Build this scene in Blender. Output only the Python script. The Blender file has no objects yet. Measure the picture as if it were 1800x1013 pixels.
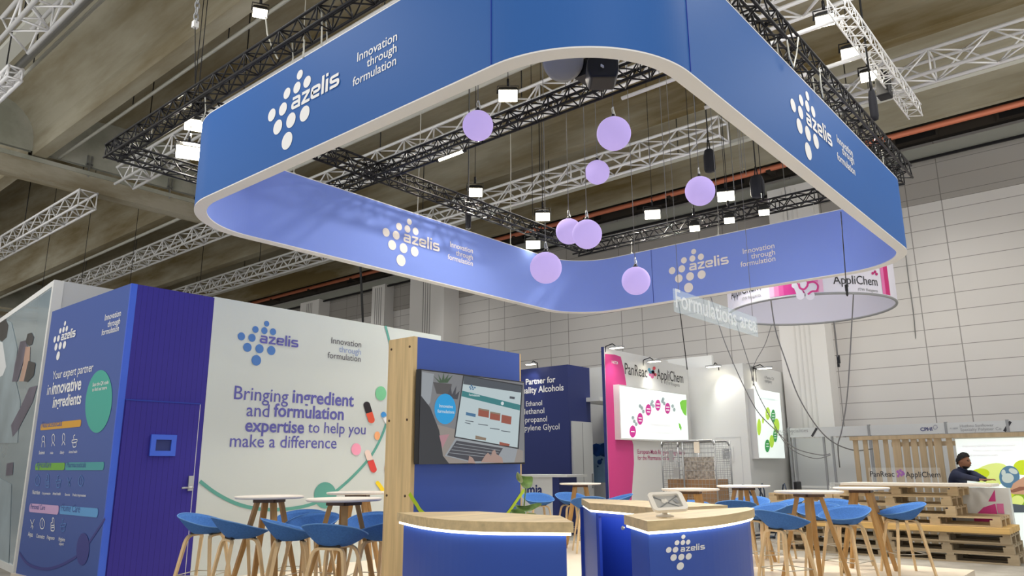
import bpy, bmesh, math, random
from mathutils import Vector, Matrix
S = bpy.context.scene
COL = S.collection
rnd = random.Random(7)
# ---------------------------------------------------------------- camera
FPX = 1317.65776
def _axes(pitch, roll, yaw):
    fw = Vector((0, math.cos(pitch), math.sin(pitch))); r = Vector((1, 0, 0)); u = r.cross(fw)
    r2 = r*math.cos(roll)+u*math.sin(roll); u2 = u*math.cos(roll)-r*math.sin(roll)
    m = Matrix.Rotation(yaw, 3, 'Z')
    return m@r2, m@u2, m@fw
CR, CU, CF = _axes(0.2328261, -0.00528774497, -0.865009646)
CP = Vector((0, 0, 1.45))
cam = bpy.data.cameras.new('camera'); cam_o = bpy.data.objects.new('camera', cam); COL.objects.link(cam_o)
m3 = Matrix((CR, CU, -CF)).transposed()
cam_o.matrix_world = Matrix.Translation(CP) @ m3.to_4x4()
cam.sensor_width = 36; cam.lens = FPX*36/1800; cam.clip_end = 200; cam.clip_start = .05
S.camera = cam_o
# ---------------------------------------------------------------- world, exposure, large lights
S.view_settings.view_transform = 'Standard'; S.view_settings.look = 'None'
S.view_settings.gamma = 1; S.view_settings.use_curve_mapping = False
S.view_settings.exposure = 0.04
WORLD_LOW, WORLD_HIGH, BAY_POWER, WALL_POWER = 1.9, .55, 95, 16
w = bpy.data.worlds.new('hall_light'); S.world = w; w.use_nodes = True
# the rest of the hall: bright floor and stands below the horizon, dimmer concrete above it
_n = w.node_tree; _tc = _n.nodes.new('ShaderNodeTexCoord'); _sx = _n.nodes.new('ShaderNodeSeparateXYZ'); _mr = _n.nodes.new('ShaderNodeMapRange')
_mr.inputs[1].default_value = -.25; _mr.inputs[2].default_value = .25; _mr.inputs[3].default_value = WORLD_LOW; _mr.inputs[4].default_value = WORLD_HIGH
_n.links.new(_tc.outputs['Generated'], _sx.inputs[0]); _n.links.new(_sx.outputs[2], _mr.inputs[0]); _n.links.new(_mr.outputs[0], _n.nodes['Background'].inputs[1])
_n.nodes['Background'].inputs[0].default_value = (1.0, .985, .965, 1)
def area_light(name, loc, target, size, power, color=(1, .98, .95), sizey=None, spread=180):
    l = bpy.data.lights.new(name, 'AREA'); l.energy = power; l.color = color; l.size = size
    l.spread = math.radians(spread)
    if sizey: l.shape = 'RECTANGLE'; l.size_y = sizey
    o = bpy.data.objects.new(name, l); COL.objects.link(o); o.location = loc
    o.rotation_euler = (Vector(target)-Vector(loc)).to_track_quat('-Z', 'Y').to_euler()
    return o
# the hall's high-bay lamps, hung under the vaults; last two added to lighten stands
for k, (x, y) in enumerate([(1.5, -2), (7.6, 1.5), (1.5, 8), (12, 0), (7.8, 13), (12, 8.6), (2, 15), (12, 15), (15.6, 3.5), (15.4, 9.5)]):
    area_light('high_bay_and_fill_light', (x, y, 7.9), (x, y, 0), 1.6, BAY_POWER, spread=150)
# unseen fill lights added to brighten the lower part of the bare wall
for y in (-1, 3.5, 8, 13, 18, 24): area_light('wall_fill_light', (16.6, y, 7.3), (19.5, y, 2.5), .8, WALL_POWER, sizey=2.2, spread=120)
# ---------------------------------------------------------------- pixel rays (photo frame 1800x1013) to real planes
def ray(x, y): return CF + CR*((x-900)/FPX) - CU*((y-506.5)/FPX)
def on(x, y, ax, v):
    d = ray(x, y); return CP + d*((v-CP[ax])/d[ax])
def onx(x, y, v): return on(x, y, 0, v)
def ony(x, y, v): return on(x, y, 1, v)
def onz(x, y, v): return on(x, y, 2, v)
def crop(x0, y0, sc): return lambda p: (x0+p[0]/sc, y0+p[1]/sc)
# ---------------------------------------------------------------- materials
def lin(c): return tuple(((v/255)/12.92 if v/255 <= .04045 else ((v/255+.055)/1.055)**2.4) for v in c)+(1,)
MATS = {}
def mat(name, rgb, rough=.6, metal=0, emit=0, spec=.4, noise=0, scale=8, stretch=(1, 1, 1), bump=0, alpha=1, emit_rgb=None, coat=0):
    m = bpy.data.materials.new(name); m.use_nodes = True; nt = m.node_tree; b = nt.nodes['Principled BSDF']
    c = lin(rgb); b.inputs['Base Color'].default_value = c; b.inputs['Roughness'].default_value = rough
    b.inputs['Metallic'].default_value = metal; b.inputs['Specular IOR Level'].default_value = spec
    b.inputs['Coat Weight'].default_value = coat
    if emit:
        b.inputs['Emission Color'].default_value = lin(emit_rgb) if emit_rgb else c; b.inputs['Emission Strength'].default_value = emit
    if alpha < 1: b.inputs['Alpha'].default_value = alpha
    if noise or bump:
        tc = nt.nodes.new('ShaderNodeTexCoord'); mp = nt.nodes.new('ShaderNodeMapping'); mp.inputs['Scale'].default_value = stretch
        n = nt.nodes.new('ShaderNodeTexNoise'); n.inputs['Scale'].default_value = scale; n.inputs['Detail'].default_value = 5
        nt.links.new(tc.outputs['Object'], mp.inputs[0]); nt.links.new(mp.outputs[0], n.inputs['Vector'])
        if noise:
            r = nt.nodes.new('ShaderNodeValToRGB'); r.color_ramp.elements[0].position = .3; r.color_ramp.elements[1].position = .7
            r.color_ramp.elements[0].color = tuple(v*(1-noise) for v in c[:3])+(1,)
            r.color_ramp.elements[1].color = tuple(min(1, v*(1+noise)) for v in c[:3])+(1,)
            nt.links.new(n.outputs['Fac'], r.inputs[0]); nt.links.new(r.outputs[0], b.inputs['Base Color'])
        if bump:
            bp = nt.nodes.new('ShaderNodeBump'); bp.inputs['Strength'].default_value = bump; bp.inputs['Distance'].default_value = .01
            nt.links.new(n.outputs['Fac'], bp.inputs['Height']); nt.links.new(bp.outputs[0], b.inputs['Normal'])
    MATS[name] = m; return m
def lines_mat(name, rgb, dark, axes, rough=.7, noise=.04):
    """panel joints: axes = list of (axis, period, offset, width) on object coordinates"""
    m = mat(name, rgb, rough, spec=.25); nt = m.node_tree; b = nt.nodes['Principled BSDF']
    tc = nt.nodes.new('ShaderNodeTexCoord'); sp = nt.nodes.new('ShaderNodeSeparateXYZ'); nt.links.new(tc.outputs['Object'], sp.inputs[0])
    tot = None
    for ax, per, off, wd in axes:
        a = nt.nodes.new('ShaderNodeMath'); a.operation = 'SUBTRACT'; a.inputs[1].default_value = off; nt.links.new(sp.outputs[ax], a.inputs[0])
        d = nt.nodes.new('ShaderNodeMath'); d.operation = 'DIVIDE'; d.inputs[1].default_value = per; nt.links.new(a.outputs[0], d.inputs[0])
        f = nt.nodes.new('ShaderNodeMath'); f.operation = 'FLOORED_MODULO'; f.inputs[1].default_value = 1; nt.links.new(d.outputs[0], f.inputs[0])
        l = nt.nodes.new('ShaderNodeMath'); l.operation = 'LESS_THAN'; l.inputs[1].default_value = wd/per; nt.links.new(f.outputs[0], l.inputs[0])
        if tot is None: tot = l
        else:
            mx = nt.nodes.new('ShaderNodeMath'); mx.operation = 'MAXIMUM'; nt.links.new(tot.outputs[0], mx.inputs[0]); nt.links.new(l.outputs[0], mx.inputs[1]); tot = mx
    n = nt.nodes.new('ShaderNodeTexNoise'); n.inputs['Scale'].default_value = .8; n.inputs['Detail'].default_value = 3; nt.links.new(tc.outputs['Object'], n.inputs['Vector'])
    r = nt.nodes.new('ShaderNodeValToRGB'); c = lin(rgb)
    r.color_ramp.elements[0].color = tuple(v*(1-noise) for v in c[:3])+(1,); r.color_ramp.elements[1].color = tuple(min(1, v*(1+noise)) for v in c[:3])+(1,)
    nt.links.new(n.outputs['Fac'], r.inputs[0])
    mix = nt.nodes.new('ShaderNodeMix'); mix.data_type = 'RGBA'; nt.links.new(tot.outputs[0], mix.inputs[0]); nt.links.new(r.outputs[0], mix.inputs[6]); mix.inputs[7].default_value = lin(dark)
    nt.links.new(mix.outputs[2], b.inputs['Base Color']); return m
def wood_mat(name, rgb, axis=0, amt=.16, scale=14, rough=.5):
    st = [scale]*3; st[axis] = scale*.06
    return mat(name, rgb, rough, noise=amt, scale=1.6, stretch=st, spec=.35)
def concrete_mat(name, a, b_, stretch, scale):
    m = mat(name, a, .9, spec=.15); nt = m.node_tree; bs = nt.nodes['Principled BSDF']
    tc = nt.nodes.new('ShaderNodeTexCoord'); mp = nt.nodes.new('ShaderNodeMapping'); mp.inputs['Scale'].default_value = stretch
    nt.links.new(tc.outputs['Object'], mp.inputs[0]); cols = []
    n = nt.nodes.new('ShaderNodeTexNoise'); n.inputs['Scale'].default_value = scale; n.inputs['Detail'].default_value = 6; n.inputs['Roughness'].default_value = .62
    nt.links.new(mp.outputs[0], n.inputs['Vector'])
    r = nt.nodes.new('ShaderNodeValToRGB'); r.color_ramp.elements[0].position = .38; r.color_ramp.elements[1].position = .62
    r.color_ramp.elements[0].color = lin(a); r.color_ramp.elements[1].color = lin(b_); nt.links.new(n.outputs['Fac'], r.inputs[0])
    nt.links.new(r.outputs[0], bs.inputs['Base Color']); return m
mat('ring_blue', (48, 98, 168), .55, spec=.3)
mat('ring_blue_lit', (136, 160, 238), .9, spec=.08)  # same blue as the outside, with the LED wash painted in as lighter colour
mat('rim', (228, 227, 226), .5)
mat('white_print', (240, 240, 240), .5)
mat('warm_print', (250, 243, 236), .5)
mat('black_metal', (26, 26, 30), .45, metal=.3)
mat('white_metal', (236, 236, 236), .35, metal=.15)
mat('silver', (176, 178, 180), .3, metal=.8)
mat('dark_plastic', (22, 23, 26), .5)
mat('bag_black', (32, 33, 40), .8)
mat('globe', (120, 108, 150), .9, emit=.60, emit_rgb=(212, 190, 255), spec=.05)
mat('cable_black', (30, 30, 30), .6); mat('cable_grey', (120, 120, 118), .5); mat('cable_white', (205, 205, 195), .5)
mat('lamp_glow', (255, 246, 220), .4, emit=14); mat('led', (255, 246, 224), .4, emit=4.5)
concrete_mat('vault', (118, 103, 68), (178, 173, 154), (1, .16, 1), .55)
concrete_mat('vault_end', (158, 160, 146), (186, 186, 174), (1, 1, 1), .9)
concrete_mat('beam', (150, 140, 116), (184, 178, 160), (.3, 1, 1), 1.5)
concrete_mat('hall_floor', (142, 138, 130), (168, 164, 156), (1, 1, 1), 1.2)
mat('recess', (52, 46, 38), .9); mat('vent', (18, 17, 15), .9)
mat('copper', (216, 128, 96), .5, metal=.15)
mat('ledge', (150, 152, 142), .8)
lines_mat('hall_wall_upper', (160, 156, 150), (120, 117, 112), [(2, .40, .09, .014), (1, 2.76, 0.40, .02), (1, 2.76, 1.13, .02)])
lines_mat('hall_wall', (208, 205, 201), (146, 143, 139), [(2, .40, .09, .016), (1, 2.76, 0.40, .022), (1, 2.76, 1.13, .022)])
mat('pier', (226, 224, 220), .7); mat('groove', (160, 158, 155), .8); mat('groove_pale', (214, 212, 208), .8)
mat('platform', (222, 210, 192), .45, noise=.03, scale=3)
mat('poster_blue', (58, 86, 160), .5); mat('trim_blue', (62, 100, 215), .5); mat('navy', (40, 52, 112), .5)
lines_mat('plank_purple', (54, 47, 142), (40, 35, 118), [(0, .066, .01, .005)], .6, .06)
mat('white_wall', (200, 208, 206), .6, noise=.012, scale=.5)
mat('teal', (92, 160, 148), .5); mat('teal_deep', (58, 168, 152), .5)
mat('logo_blue', (74, 122, 190), .5); mat('logo_violet', (92, 92, 170), .5); mat('text_grey', (92, 92, 98), .5); mat('text_pale', (140, 160, 200), .5)
wood_mat('oak', (216, 192, 146), 0); wood_mat('oak_y', (216, 192, 146), 1); wood_mat('oak_z', (214, 186, 136), 2)
wood_mat('oak_leg', (222, 194, 150), 2, .12); wood_mat('table_leg', (182, 142, 88), 2, .14)
mat('totem_blue', (62, 92, 176), .45); mat('lime', (186, 214, 40), .5)
mat('table_white', (238, 230, 218), .35); mat('bracket', (84, 62, 46), .5)
mat('felt', (66, 108, 172), .95, noise=.12, scale=60, bump=.15, spec=.1); mat('felt_edge', (104, 148, 204), .9, spec=.1)
mat('steel_wire', (200, 196, 186), .3, metal=.7)
mat('desk_blue', (44, 82, 178), .42); mat('desk_deep', (28, 58, 160), .5)
mat('tablet_white', (244, 238, 226), .35); mat('tablet_grey', (190, 188, 182), .4)
mat('pure_white', (226, 227, 224), .55); mat('pale_grey', (206, 208, 208), .6); mat('mid_grey', (150, 152, 154), .5)
mat('pink', (214, 66, 140), .5); mat('pink_dark', (190, 50, 120), .5); mat('dark_text', (52, 52, 56), .5); mat('mauve', (150, 96, 170), .5)
wood_mat('pallet_wood', (198, 176, 140), 1, .22, 9, .8); wood_mat('pallet_grey', (172, 156, 130), 1, .22, 9, .8); wood_mat('slat_wood', (190, 170, 138), 2, .12, 9, .7)
wood_mat('pallet_new', (222, 184, 118), 1, .14, 9, .8)
mat('leaf', (126, 160, 84), .5, noise=.3, scale=14); mat('leaf_pale', (186, 196, 140), .5); mat('stem', (110, 140, 60), .6)
mat('glass_sign', (215, 232, 240), .3, alpha=.26); mat('glass_clear', (235, 240, 240), .1, alpha=.09); mat('frost_white', (244, 248, 248), .4, alpha=.72)
mat('cage_zinc', (140, 142, 144), .35, metal=.6); mat('paper', (226, 216, 200), .7); mat('cardboard', (150, 120, 90), .8)
mat('chair_tube', (70, 78, 92), .35, metal=.5); mat('chair_blue', (74, 112, 178), .7)
mat('skin', (148, 104, 78), .6); mat('hair', (20, 18, 18), .7); mat('jacket', (30, 38, 66), .8, noise=.12, scale=25); mat('trousers', (36, 36, 42), .85)
mat('lightbox_face', (182, 204, 218), .12, noise=.10, scale=.5, spec=.6, coat=1)
# ---------------------------------------------------------------- mesh builder
class MB:
    def __init__(s): s.v = []; s.f = []; s.sm = []
    def add(s, vs, fs, smooth=False):
        n = len(s.v); s.v += [Vector(v) for v in vs]; s.f += [tuple(i+n for i in f) for f in fs]; s.sm += [smooth]*len(fs); return s
    def box(s, lo, hi):
        (a, b, c), (d, e, f) = lo, hi
        return s.add([(a, b, c), (d, b, c), (d, e, c), (a, e, c), (a, b, f), (d, b, f), (d, e, f), (a, e, f)],
                     [(0, 3, 2, 1), (4, 5, 6, 7), (0, 1, 5, 4), (1, 2, 6, 5), (2, 3, 7, 6), (3, 0, 4, 7)])
    def cbox(s, c, d): return s.box([c[i]-d[i]/2 for i in range(3)], [c[i]+d[i]/2 for i in range(3)])
    def path(s, pts, sec, closed=False, smooth=True, up=Vector((0, 0, 1)), caps=True):
        """sweep; sec: radius or list of radii (round, n=8) or (w,h) / list of (w,h) for rectangles"""
        P = [Vector(p) for p in pts]; n = len(P); rings = []
        prev = None
        for i, p in enumerate(P):
            if closed: t = (P[(i+1) % n]-P[i-1])
            else: t = P[min(i+1, n-1)]-P[max(i-1, 0)]
            t.normalize()
            if prev is None:
                a = up.cross(t)
                if a.length < 1e-4: a = Vector((1, 0, 0)).cross(t)
                a.normalize()
            else:
                a = prev-t*prev.dot(t)
                if a.length < 1e-5: a = up.cross(t)
                a.normalize()
            prev = a; b = t.cross(a)
            q = sec[i] if isinstance(sec, list) else sec
            if isinstance(q, tuple):
                rings.append([p+a*(x*q[0]/2)+b*(y*q[1]/2) for x, y in ((1, 1), (-1, 1), (-1, -1), (1, -1))]); smooth = False
            else:
                k = s.n if hasattr(s, 'n') else 8
                rings.append([p+a*(math.cos(2*math.pi*j/k)*q)+b*(math.sin(2*math.pi*j/k)*q) for j in range(k)])
        k = len(rings[0]); vs = [v for r in rings for v in r]; fs = []
        for i in range(n if closed else n-1):
            i2 = (i+1) % n
            for j in range(k): fs.append((i*k+j, i*k+(j+1) % k, i2*k+(j+1) % k, i2*k+j))
        if not closed and caps: fs += [tuple(range(k-1, -1, -1)), tuple((n-1)*k+j for j in range(k))]
        return s.add(vs, fs, smooth)
    def tube(s, a, b, r, n=6):
        o = getattr(s, 'n', None); s.n = n; s.path([a, b], r); 
        if o is None: del s.n
        else: s.n = o
        return s
    def bar(s, a, b, w_, h_): return s.path([a, b], (w_, h_))
    def prism(s, out, z0, z1):
        n = len(out)
        vs = [(x, y, z0) for x, y in out]+[(x, y, z1) for x, y in out]
        return s.add(vs, [tuple(range(n-1, -1, -1)), tuple(range(n, 2*n))]+[(i, (i+1) % n, n+(i+1) % n, n+i) for i in range(n)])
    def lathe(s, c, prof, n=24, axis=Vector((0, 0, 1)), smooth=True):
        axis = Vector(axis).normalized(); a = axis.orthogonal().normalized(); b = axis.cross(a); c = Vector(c)
        vs = [c+axis*h+(a*math.cos(2*math.pi*j/n)+b*math.sin(2*math.pi*j/n))*r for r, h in prof for j in range(n)]
        fs = [(i*n+j, i*n+(j+1) % n, (i+1)*n+(j+1) % n, (i+1)*n+j) for i in range(len(prof)-1) for j in range(n)]
        m = len(prof)-1
        if prof[0][0] > 1e-6: fs.append(tuple(range(n-1, -1, -1)))
        if prof[m][0] > 1e-6: fs.append(tuple(m*n+j for j in range(n)))
        return s.add(vs, fs, smooth)
    def sphere(s, c, r, n=24, m=14, sc=(1, 1, 1)):
        c = Vector(c); vs = [c+Vector((0, 0, r*sc[2]))]; fs = []
        for i in range(1, m):
            t = math.pi*i/m
            for j in range(n):
                p = 2*math.pi*j/n; vs.append(c+Vector((r*sc[0]*math.sin(t)*math.cos(p), r*sc[1]*math.sin(t)*math.sin(p), r*sc[2]*math.cos(t))))
        vs.append(c-Vector((0, 0, r*sc[2]))); L = len(vs)-1
        for j in range(n): fs.append((0, 1+j, 1+(j+1) % n)); fs.append((L, 1+(m-2)*n+(j+1) % n, 1+(m-2)*n+j))
        for i in range(m-2):
            for j in range(n): fs.append((1+i*n+j, 1+(i+1)*n+j, 1+(i+1)*n+(j+1) % n, 1+i*n+(j+1) % n))
        return s.add(vs, fs, True)
ORG = {}
def org(o):
    while o is not None:
        if o.name in ORG: return ORG[o.name]
        o = o.parent
    return Vector((0, 0, 0))
def obj(name, mb, m, parent=None, bevel=0, sub=0, local=False):
    off = Vector((0, 0, 0)) if local else org(parent)
    me = bpy.data.meshes.new(name); me.from_pydata([tuple(v-off) for v in mb.v], [], mb.f); me.update()
    me.polygons.foreach_set('use_smooth', mb.sm)
    me.materials.append(MATS[m]); o = bpy.data.objects.new(name, me); COL.objects.link(o)
    if parent is not None: o.parent = parent
    if bevel:
        b = o.modifiers.new('bevel', 'BEVEL'); b.width = bevel; b.segments = 2; b.limit_method = 'ANGLE'
    if sub: q = o.modifiers.new('sub', 'SUBSURF'); q.levels = sub; q.render_levels = sub
    return o
def tag(o, label, cat, group=None, kind=None):
    o['label'] = label; o['category'] = cat
    if group: o['group'] = group
    if kind: o['kind'] = kind
    return o
def thing(name, label, cat, loc=(0, 0, 0), group=None):
    o = bpy.data.objects.new(name, None); COL.objects.link(o); o.location = loc; o.empty_display_size = .1
    ORG[o.name] = Vector(loc); return tag(o, label, cat, group)
def struct(name, mb, m, **k):
    o = obj(name, mb, m, **k)
    if o.parent is None: o['kind'] = 'structure'
    return o
def copy_tree(o, parent=None):
    c = o.copy(); COL.objects.link(c)
    if parent is not None: c.parent = parent
    for ch in list(o.children): copy_tree(ch, c)
    return c
# ---------------------------------------------------------------- flat prints and lettering
class FX:   # plane X = v, seen from -X: u = -Y
    def __init__(s, v): s.v = v
    def uv(s, p): q = onx(p[0], p[1], s.v); return (-q.y, q.z)
    def pt(s, u, v, off=0): return Vector((s.v-off, -u, v))
class FY:   # plane Y = v, seen from -Y: u = X
    def __init__(s, v): s.v = v
    def uv(s, p): q = ony(p[0], p[1], s.v); return (q.x, q.z)
    def pt(s, u, v, off=0): return Vector((u, s.v-off, v))
class FP:   # free plane: origin, horizontal u direction, v direction, normal towards the viewer
    def __init__(s, o, u, v): s.o = Vector(o); s.u = Vector(u).normalized(); s.w = Vector(v).normalized(); s.n = s.u.cross(s.w).normalized()
    def uv(s, p):
        d = ray(*p); t = (s.o-CP).dot(s.n)/d.dot(s.n); q = CP+d*t-s.o; return (q.dot(s.u), q.dot(s.w))
    def pt(s, u, v, off=0): return s.o+s.u*u+s.w*v+s.n*off
TXT = {}
def glyphs(t, bold):
    key = (t, bold)
    if key not in TXT:
        c = bpy.data.curves.new('txt', 'FONT'); c.body = t; c.size = 1; c.resolution_u = 3; c.fill_mode = 'FRONT'
        if bold: c.offset = .018 if bold is True else bold
        o = bpy.data.objects.new('txt', c); COL.objects.link(o); bpy.context.view_layer.update()
        me = o.evaluated_get(bpy.context.evaluated_depsgraph_get()).to_mesh()
        vs = [(v.co.x, v.co.y) for v in me.vertices]; fs = [tuple(p.vertices) for p in me.polygons]
        o.evaluated_get(bpy.context.evaluated_depsgraph_get()).to_mesh_clear()
        bpy.data.objects.remove(o); bpy.data.curves.remove(c)
        xs = [v[0] for v in vs]; TXT[key] = (vs, fs, min(xs), max(xs))
    return TXT[key]
OFF = .004
def put_text(mb, fr, t, u0, u1, v, bold=False, hs=1.0, off=OFF):
    vs, fs, a, b = glyphs(t, bold); k = (u1-u0)/(b-a)
    mb.add([fr.pt(u0+(q[0]-a)*k, v+q[1]*k*hs, off+(q[2] if len(q) > 2 else 0)) for q in vs], fs); return mb
def text_px(mb, fr, t, pl, pr, bold=False, hs=1.0, off=OFF):
    a = fr.uv(pl); b = fr.uv(pr); return put_text(mb, fr, t, a[0], b[0], (a[1]+b[1])/2, bold, hs, off)
def poly_px(mb, fr, pts, off=OFF):
    q = [fr.pt(*fr.uv(p), off) for p in pts]; mb.add(q, [tuple(range(len(q)))]); return mb
def ell_px(mb, fr, cx, cy, rx, ry, off=OFF, n=28, rot=0):
    c, s_ = math.cos(rot), math.sin(rot)
    return poly_px(mb, fr, [(cx+rx*math.cos(t)*c-ry*math.sin(t)*s_, cy+rx*math.cos(t)*s_+ry*math.sin(t)*c) for t in [-2*math.pi*i/n for i in range(n)]], off)
def disc(mb, fr, u, v, r, off=OFF, n=28):
    mb.add([fr.pt(u+r*math.cos(2*math.pi*i/n), v+r*math.sin(2*math.pi*i/n), off) for i in range(n)], [tuple(range(n))])
def stroke(mb, fr, pts, wd, off=OFF):
    uv = [Vector(fr.uv(p)) for p in pts]
    # smooth the polyline (Catmull-Rom)
    q = []
    for i in range(len(uv)-1):
        p0, p1, p2, p3 = uv[max(i-1, 0)], uv[i], uv[i+1], uv[min(i+2, len(uv)-1)]
        for k in range(6):
            t = k/6; q.append(.5*((2*p1)+(p2-p0)*t+(2*p0-5*p1+4*p2-p3)*t*t+(3*p1-p0-3*p2+p3)*t**3))
    q.append(uv[-1]); vs = []
    for i, p in enumerate(q):
        d = (q[min(i+1, len(q)-1)]-q[max(i-1, 0)]).normalized(); nn = Vector((-d.y, d.x))*wd/2
        vs += [fr.pt(*(p+nn), off), fr.pt(*(p-nn), off)]
    return mb.add(vs, [(2*i, 2*i+1, 2*i+3, 2*i+2) for i in range(len(q)-1)])
WALL = FY(9.24)
_c = crop(340, 500, 1.975)
LD = []
for x, y, r in ((254, 137, 10), (215, 157, 12), (246, 161, 12), (276, 165, 12), (166, 181, 14), (203, 186, 14), (187, 219, 16), (229, 224, 16), (270, 230, 16), (218, 264, 18.5)):
    a = WALL.uv(_c((x, y))); b = WALL.uv(_c((x, y+r))); LD.append((a[0], a[1], a[1]-b[1]))
T0 = LD[0]; H0 = LD[0][1]-LD[-1][1]
LD = [((u-T0[0])/H0, (v-T0[1])/H0, r/H0) for u, v, r in LD]
_a, _b = WALL.uv(_c((229, 205))), WALL.uv(_c((363, 219)))
LT = ((_a[0]-T0[0])/H0, (_b[0]-T0[0])/H0, ((_a[1]+_b[1])/2-T0[1])/H0)
def _fillet(pts, r=.11):
    P_ = [Vector(p) for p in pts]; out = [P_[0]]
    for a, b, c in zip(P_, P_[1:], P_[2:]):
        u, v = (a-b), (c-b); q = min(r, u.length/2, v.length/2); u = u.normalized()*q; v = v.normalized()*q
        for i in range(5): t = i/4; out.append((b+u)*(1-t)**2+b*2*t*(1-t)+(b+v)*t*t)
    out.append(P_[-1]); return out
def wordmark_shape():
    vs, fs = [], []; W_ = .165; x = 0
    cnt = [0]
    def strip(pts):
        q = _fillet(pts); cnt[0] += 1; k = len(vs)
        for i, p in enumerate(q):
            d = (q[min(i+1, len(q)-1)]-q[max(i-1, 0)]).normalized(); n = Vector((-d.y, d.x))*W_/2; vs.extend([(p+n, cnt[0]), (p-n, cnt[0])])
        for i in range(len(q)-1): fs.append((k+2*i, k+2*i+1, k+2*i+3, k+2*i+2))
    L = {'a': (.70, [[(.08, .62), (.56, .62), (.56, 0)], [(.56, .36), (.09, .36), (.09, .085), (.56, .085)]]),
         'z': (.68, [[(.05, .62), (.60, .62)], [(.55, .60), (.12, .10)], [(.05, .085), (.62, .085)]]),
         'e': (.72, [[(.09, .345), (.58, .345), (.58, .62), (.09, .62), (.09, .085), (.60, .085)]]),
         'l': (.27, [[(.10, 0), (.10, 1.0)]]), 'i': (.27, [[(.10, 0), (.10, .70)], [(.10, .83), (.10, 1.0)]]),
         's': (.66, [[(.58, .62), (.09, .62), (.09, .36), (.57, .345), (.57, .085), (.04, .085)]])}
    for ch in 'azelis':
        w_, st = L[ch]
        for s_ in st: strip([(px+x, py) for px, py in s_])
        x += w_
    xs = [v.x for v, c in vs]; return [(v.x, v.y*1.02, .0004*c) for v, c in vs], fs, min(xs), max(xs)
TXT[('WORDMARK', False)] = wordmark_shape()
def logo(fr, top, bot, parent, md='white_print', mt='white_print', sx=1.0):
    a, b = fr.uv(top), fr.uv(bot); h = a[1]-b[1]; ox = a[0]; 
    sh = (b[0]-a[0])-LD[-1][0]*h; ox += sh/2
    d = MB()
    for u, v, r in LD: disc(d, fr, ox+u*h*sx, a[1]+v*h, r*h)
    obj('logo_dots', d, md, parent)
    t = put_text(MB(), fr, 'WORDMARK', ox+LT[0]*h*sx, ox+LT[1]*h*sx, a[1]+LT[2]*h, False, .80)
    obj('logo_lettering', t, mt, parent)
def slogan(fr, cv, rows, parent, m='white_print', bold=.008):
    t = MB()
    for s_, (pl, pr) in zip(('Innovation', 'through', 'formulation'), rows): text_px(t, fr, s_, cv(pl), cv(pr), bold)
    obj('slogan_lettering', t, m, parent)
# ---------------------------------------------------------------- the setting: floor, platform, wall, vaults, beams
struct('floor', MB().box((-4, -5, -.1), (20, 46, 0)), 'hall_floor')
pl_out = [(3.05, 2.08), (11.74, 2.14), (11.74, 9.34), (4.86, 9.34), (4.86, 11.86), (3.68, 11.86), (3.68, 9.34), (3.05, 9.34)]
struct('booth_platform', MB().prism(pl_out, .002, .1), 'platform')
WX = 19.5
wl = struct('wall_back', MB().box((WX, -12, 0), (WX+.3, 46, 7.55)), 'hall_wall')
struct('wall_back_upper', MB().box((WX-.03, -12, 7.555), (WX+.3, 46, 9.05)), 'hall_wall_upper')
struct('wall_left', MB().box((-8, 45.8, 0), (WX, 46, 11)), 'beam')
# ledge and dark recess between the wall top and the last vault
struct('trim_1', MB().box((19.2, -12, 8.62), (WX-.002, 46, 8.88)), 'ledge')
struct('trim_2', MB().box((18.32, -12, 9.5), (WX+.3, 46, 9.7)), 'recess')
struct('trim_3', MB().box((19.3, -12, 9.06), (WX+.3, 46, 9.498)), 'recess')
# vault shells along Y
RIBS = [-2.8, 1.45, 5.62, 9.95, 14.02, 18.1]; ZR = 9.0; HV = 1.35; RW = .15
def vault_profile(xa, xb, n=18):
    a, b = xa+RW, xb-RW; pts = []
    for i in range(n+1):
        t = math.pi*i/n; c, s_ = math.cos(t), math.sin(t)
        pts.append(((a+b)/2-(b-a)/2*math.copysign(abs(c)**.72, c), ZR+.12+HV*abs(s_)**.72))
    return pts
def vault_z(x):
    for xa, xb in zip(RIBS, RIBS[1:]):
        if xa <= x <= xb:
            if x < xa+RW or x > xb-RW: return ZR
            q = abs((x-(xa+xb)/2)/((xb-xa)/2-RW)); return ZR+.02+HV*math.sqrt(max(0, 1-(q**(1/.72))**2))**.72
    return ZR
vb = MB(); BAYS = [(-12, 20.3), (20.62, 42)]
for y0, y1 in BAYS:
    for xa, xb in zip(RIBS, RIBS[1:]):
        prof = [(xa, ZR), (xa+RW, ZR)]+vault_profile(xa, xb)+[(xb-RW, ZR), (xb, ZR)]
        vs = [(x, y, z) for y in (y0, y1) for x, z in prof]; n = len(prof)
        vb.add(vs, [(i, i+1, n+i+1, n+i) for i in range(n-1)], False)
        # outer roof so the shell has thickness
        top = [(xa, 11), (xb, 11)]; vb.add([(x, y, z) for y in (y0, y1) for x, z in top], [(0, 2, 3, 1)])
struct('ceiling', vb, 'vault')
for y1, th in ((20.3, .12), (42, .12)):
    e = MB()
    for xa, xb in zip(RIBS, RIBS[1:]):
        p = vault_profile(xa, xb); n = len(p)
        e.add([(x, y1, z) for x, z in p]+[(x, y1+th, z) for x, z in p], [tuple(range(n)), tuple(range(2*n-1, n-1, -1))])
    struct('ceiling_end', e, 'vault_end')
for y0, y1 in ((20.25, 20.65), (41.9, 42.3)):
    struct('ceiling_beam', MB().box((-8, y0, 8.44), (18.3, y1, 8.86)), 'beam'); struct('ceiling_ledge', MB().box((-8, y0-.03, 8.862), (18.3, y1, 8.97)), 'vault_end')
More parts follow.
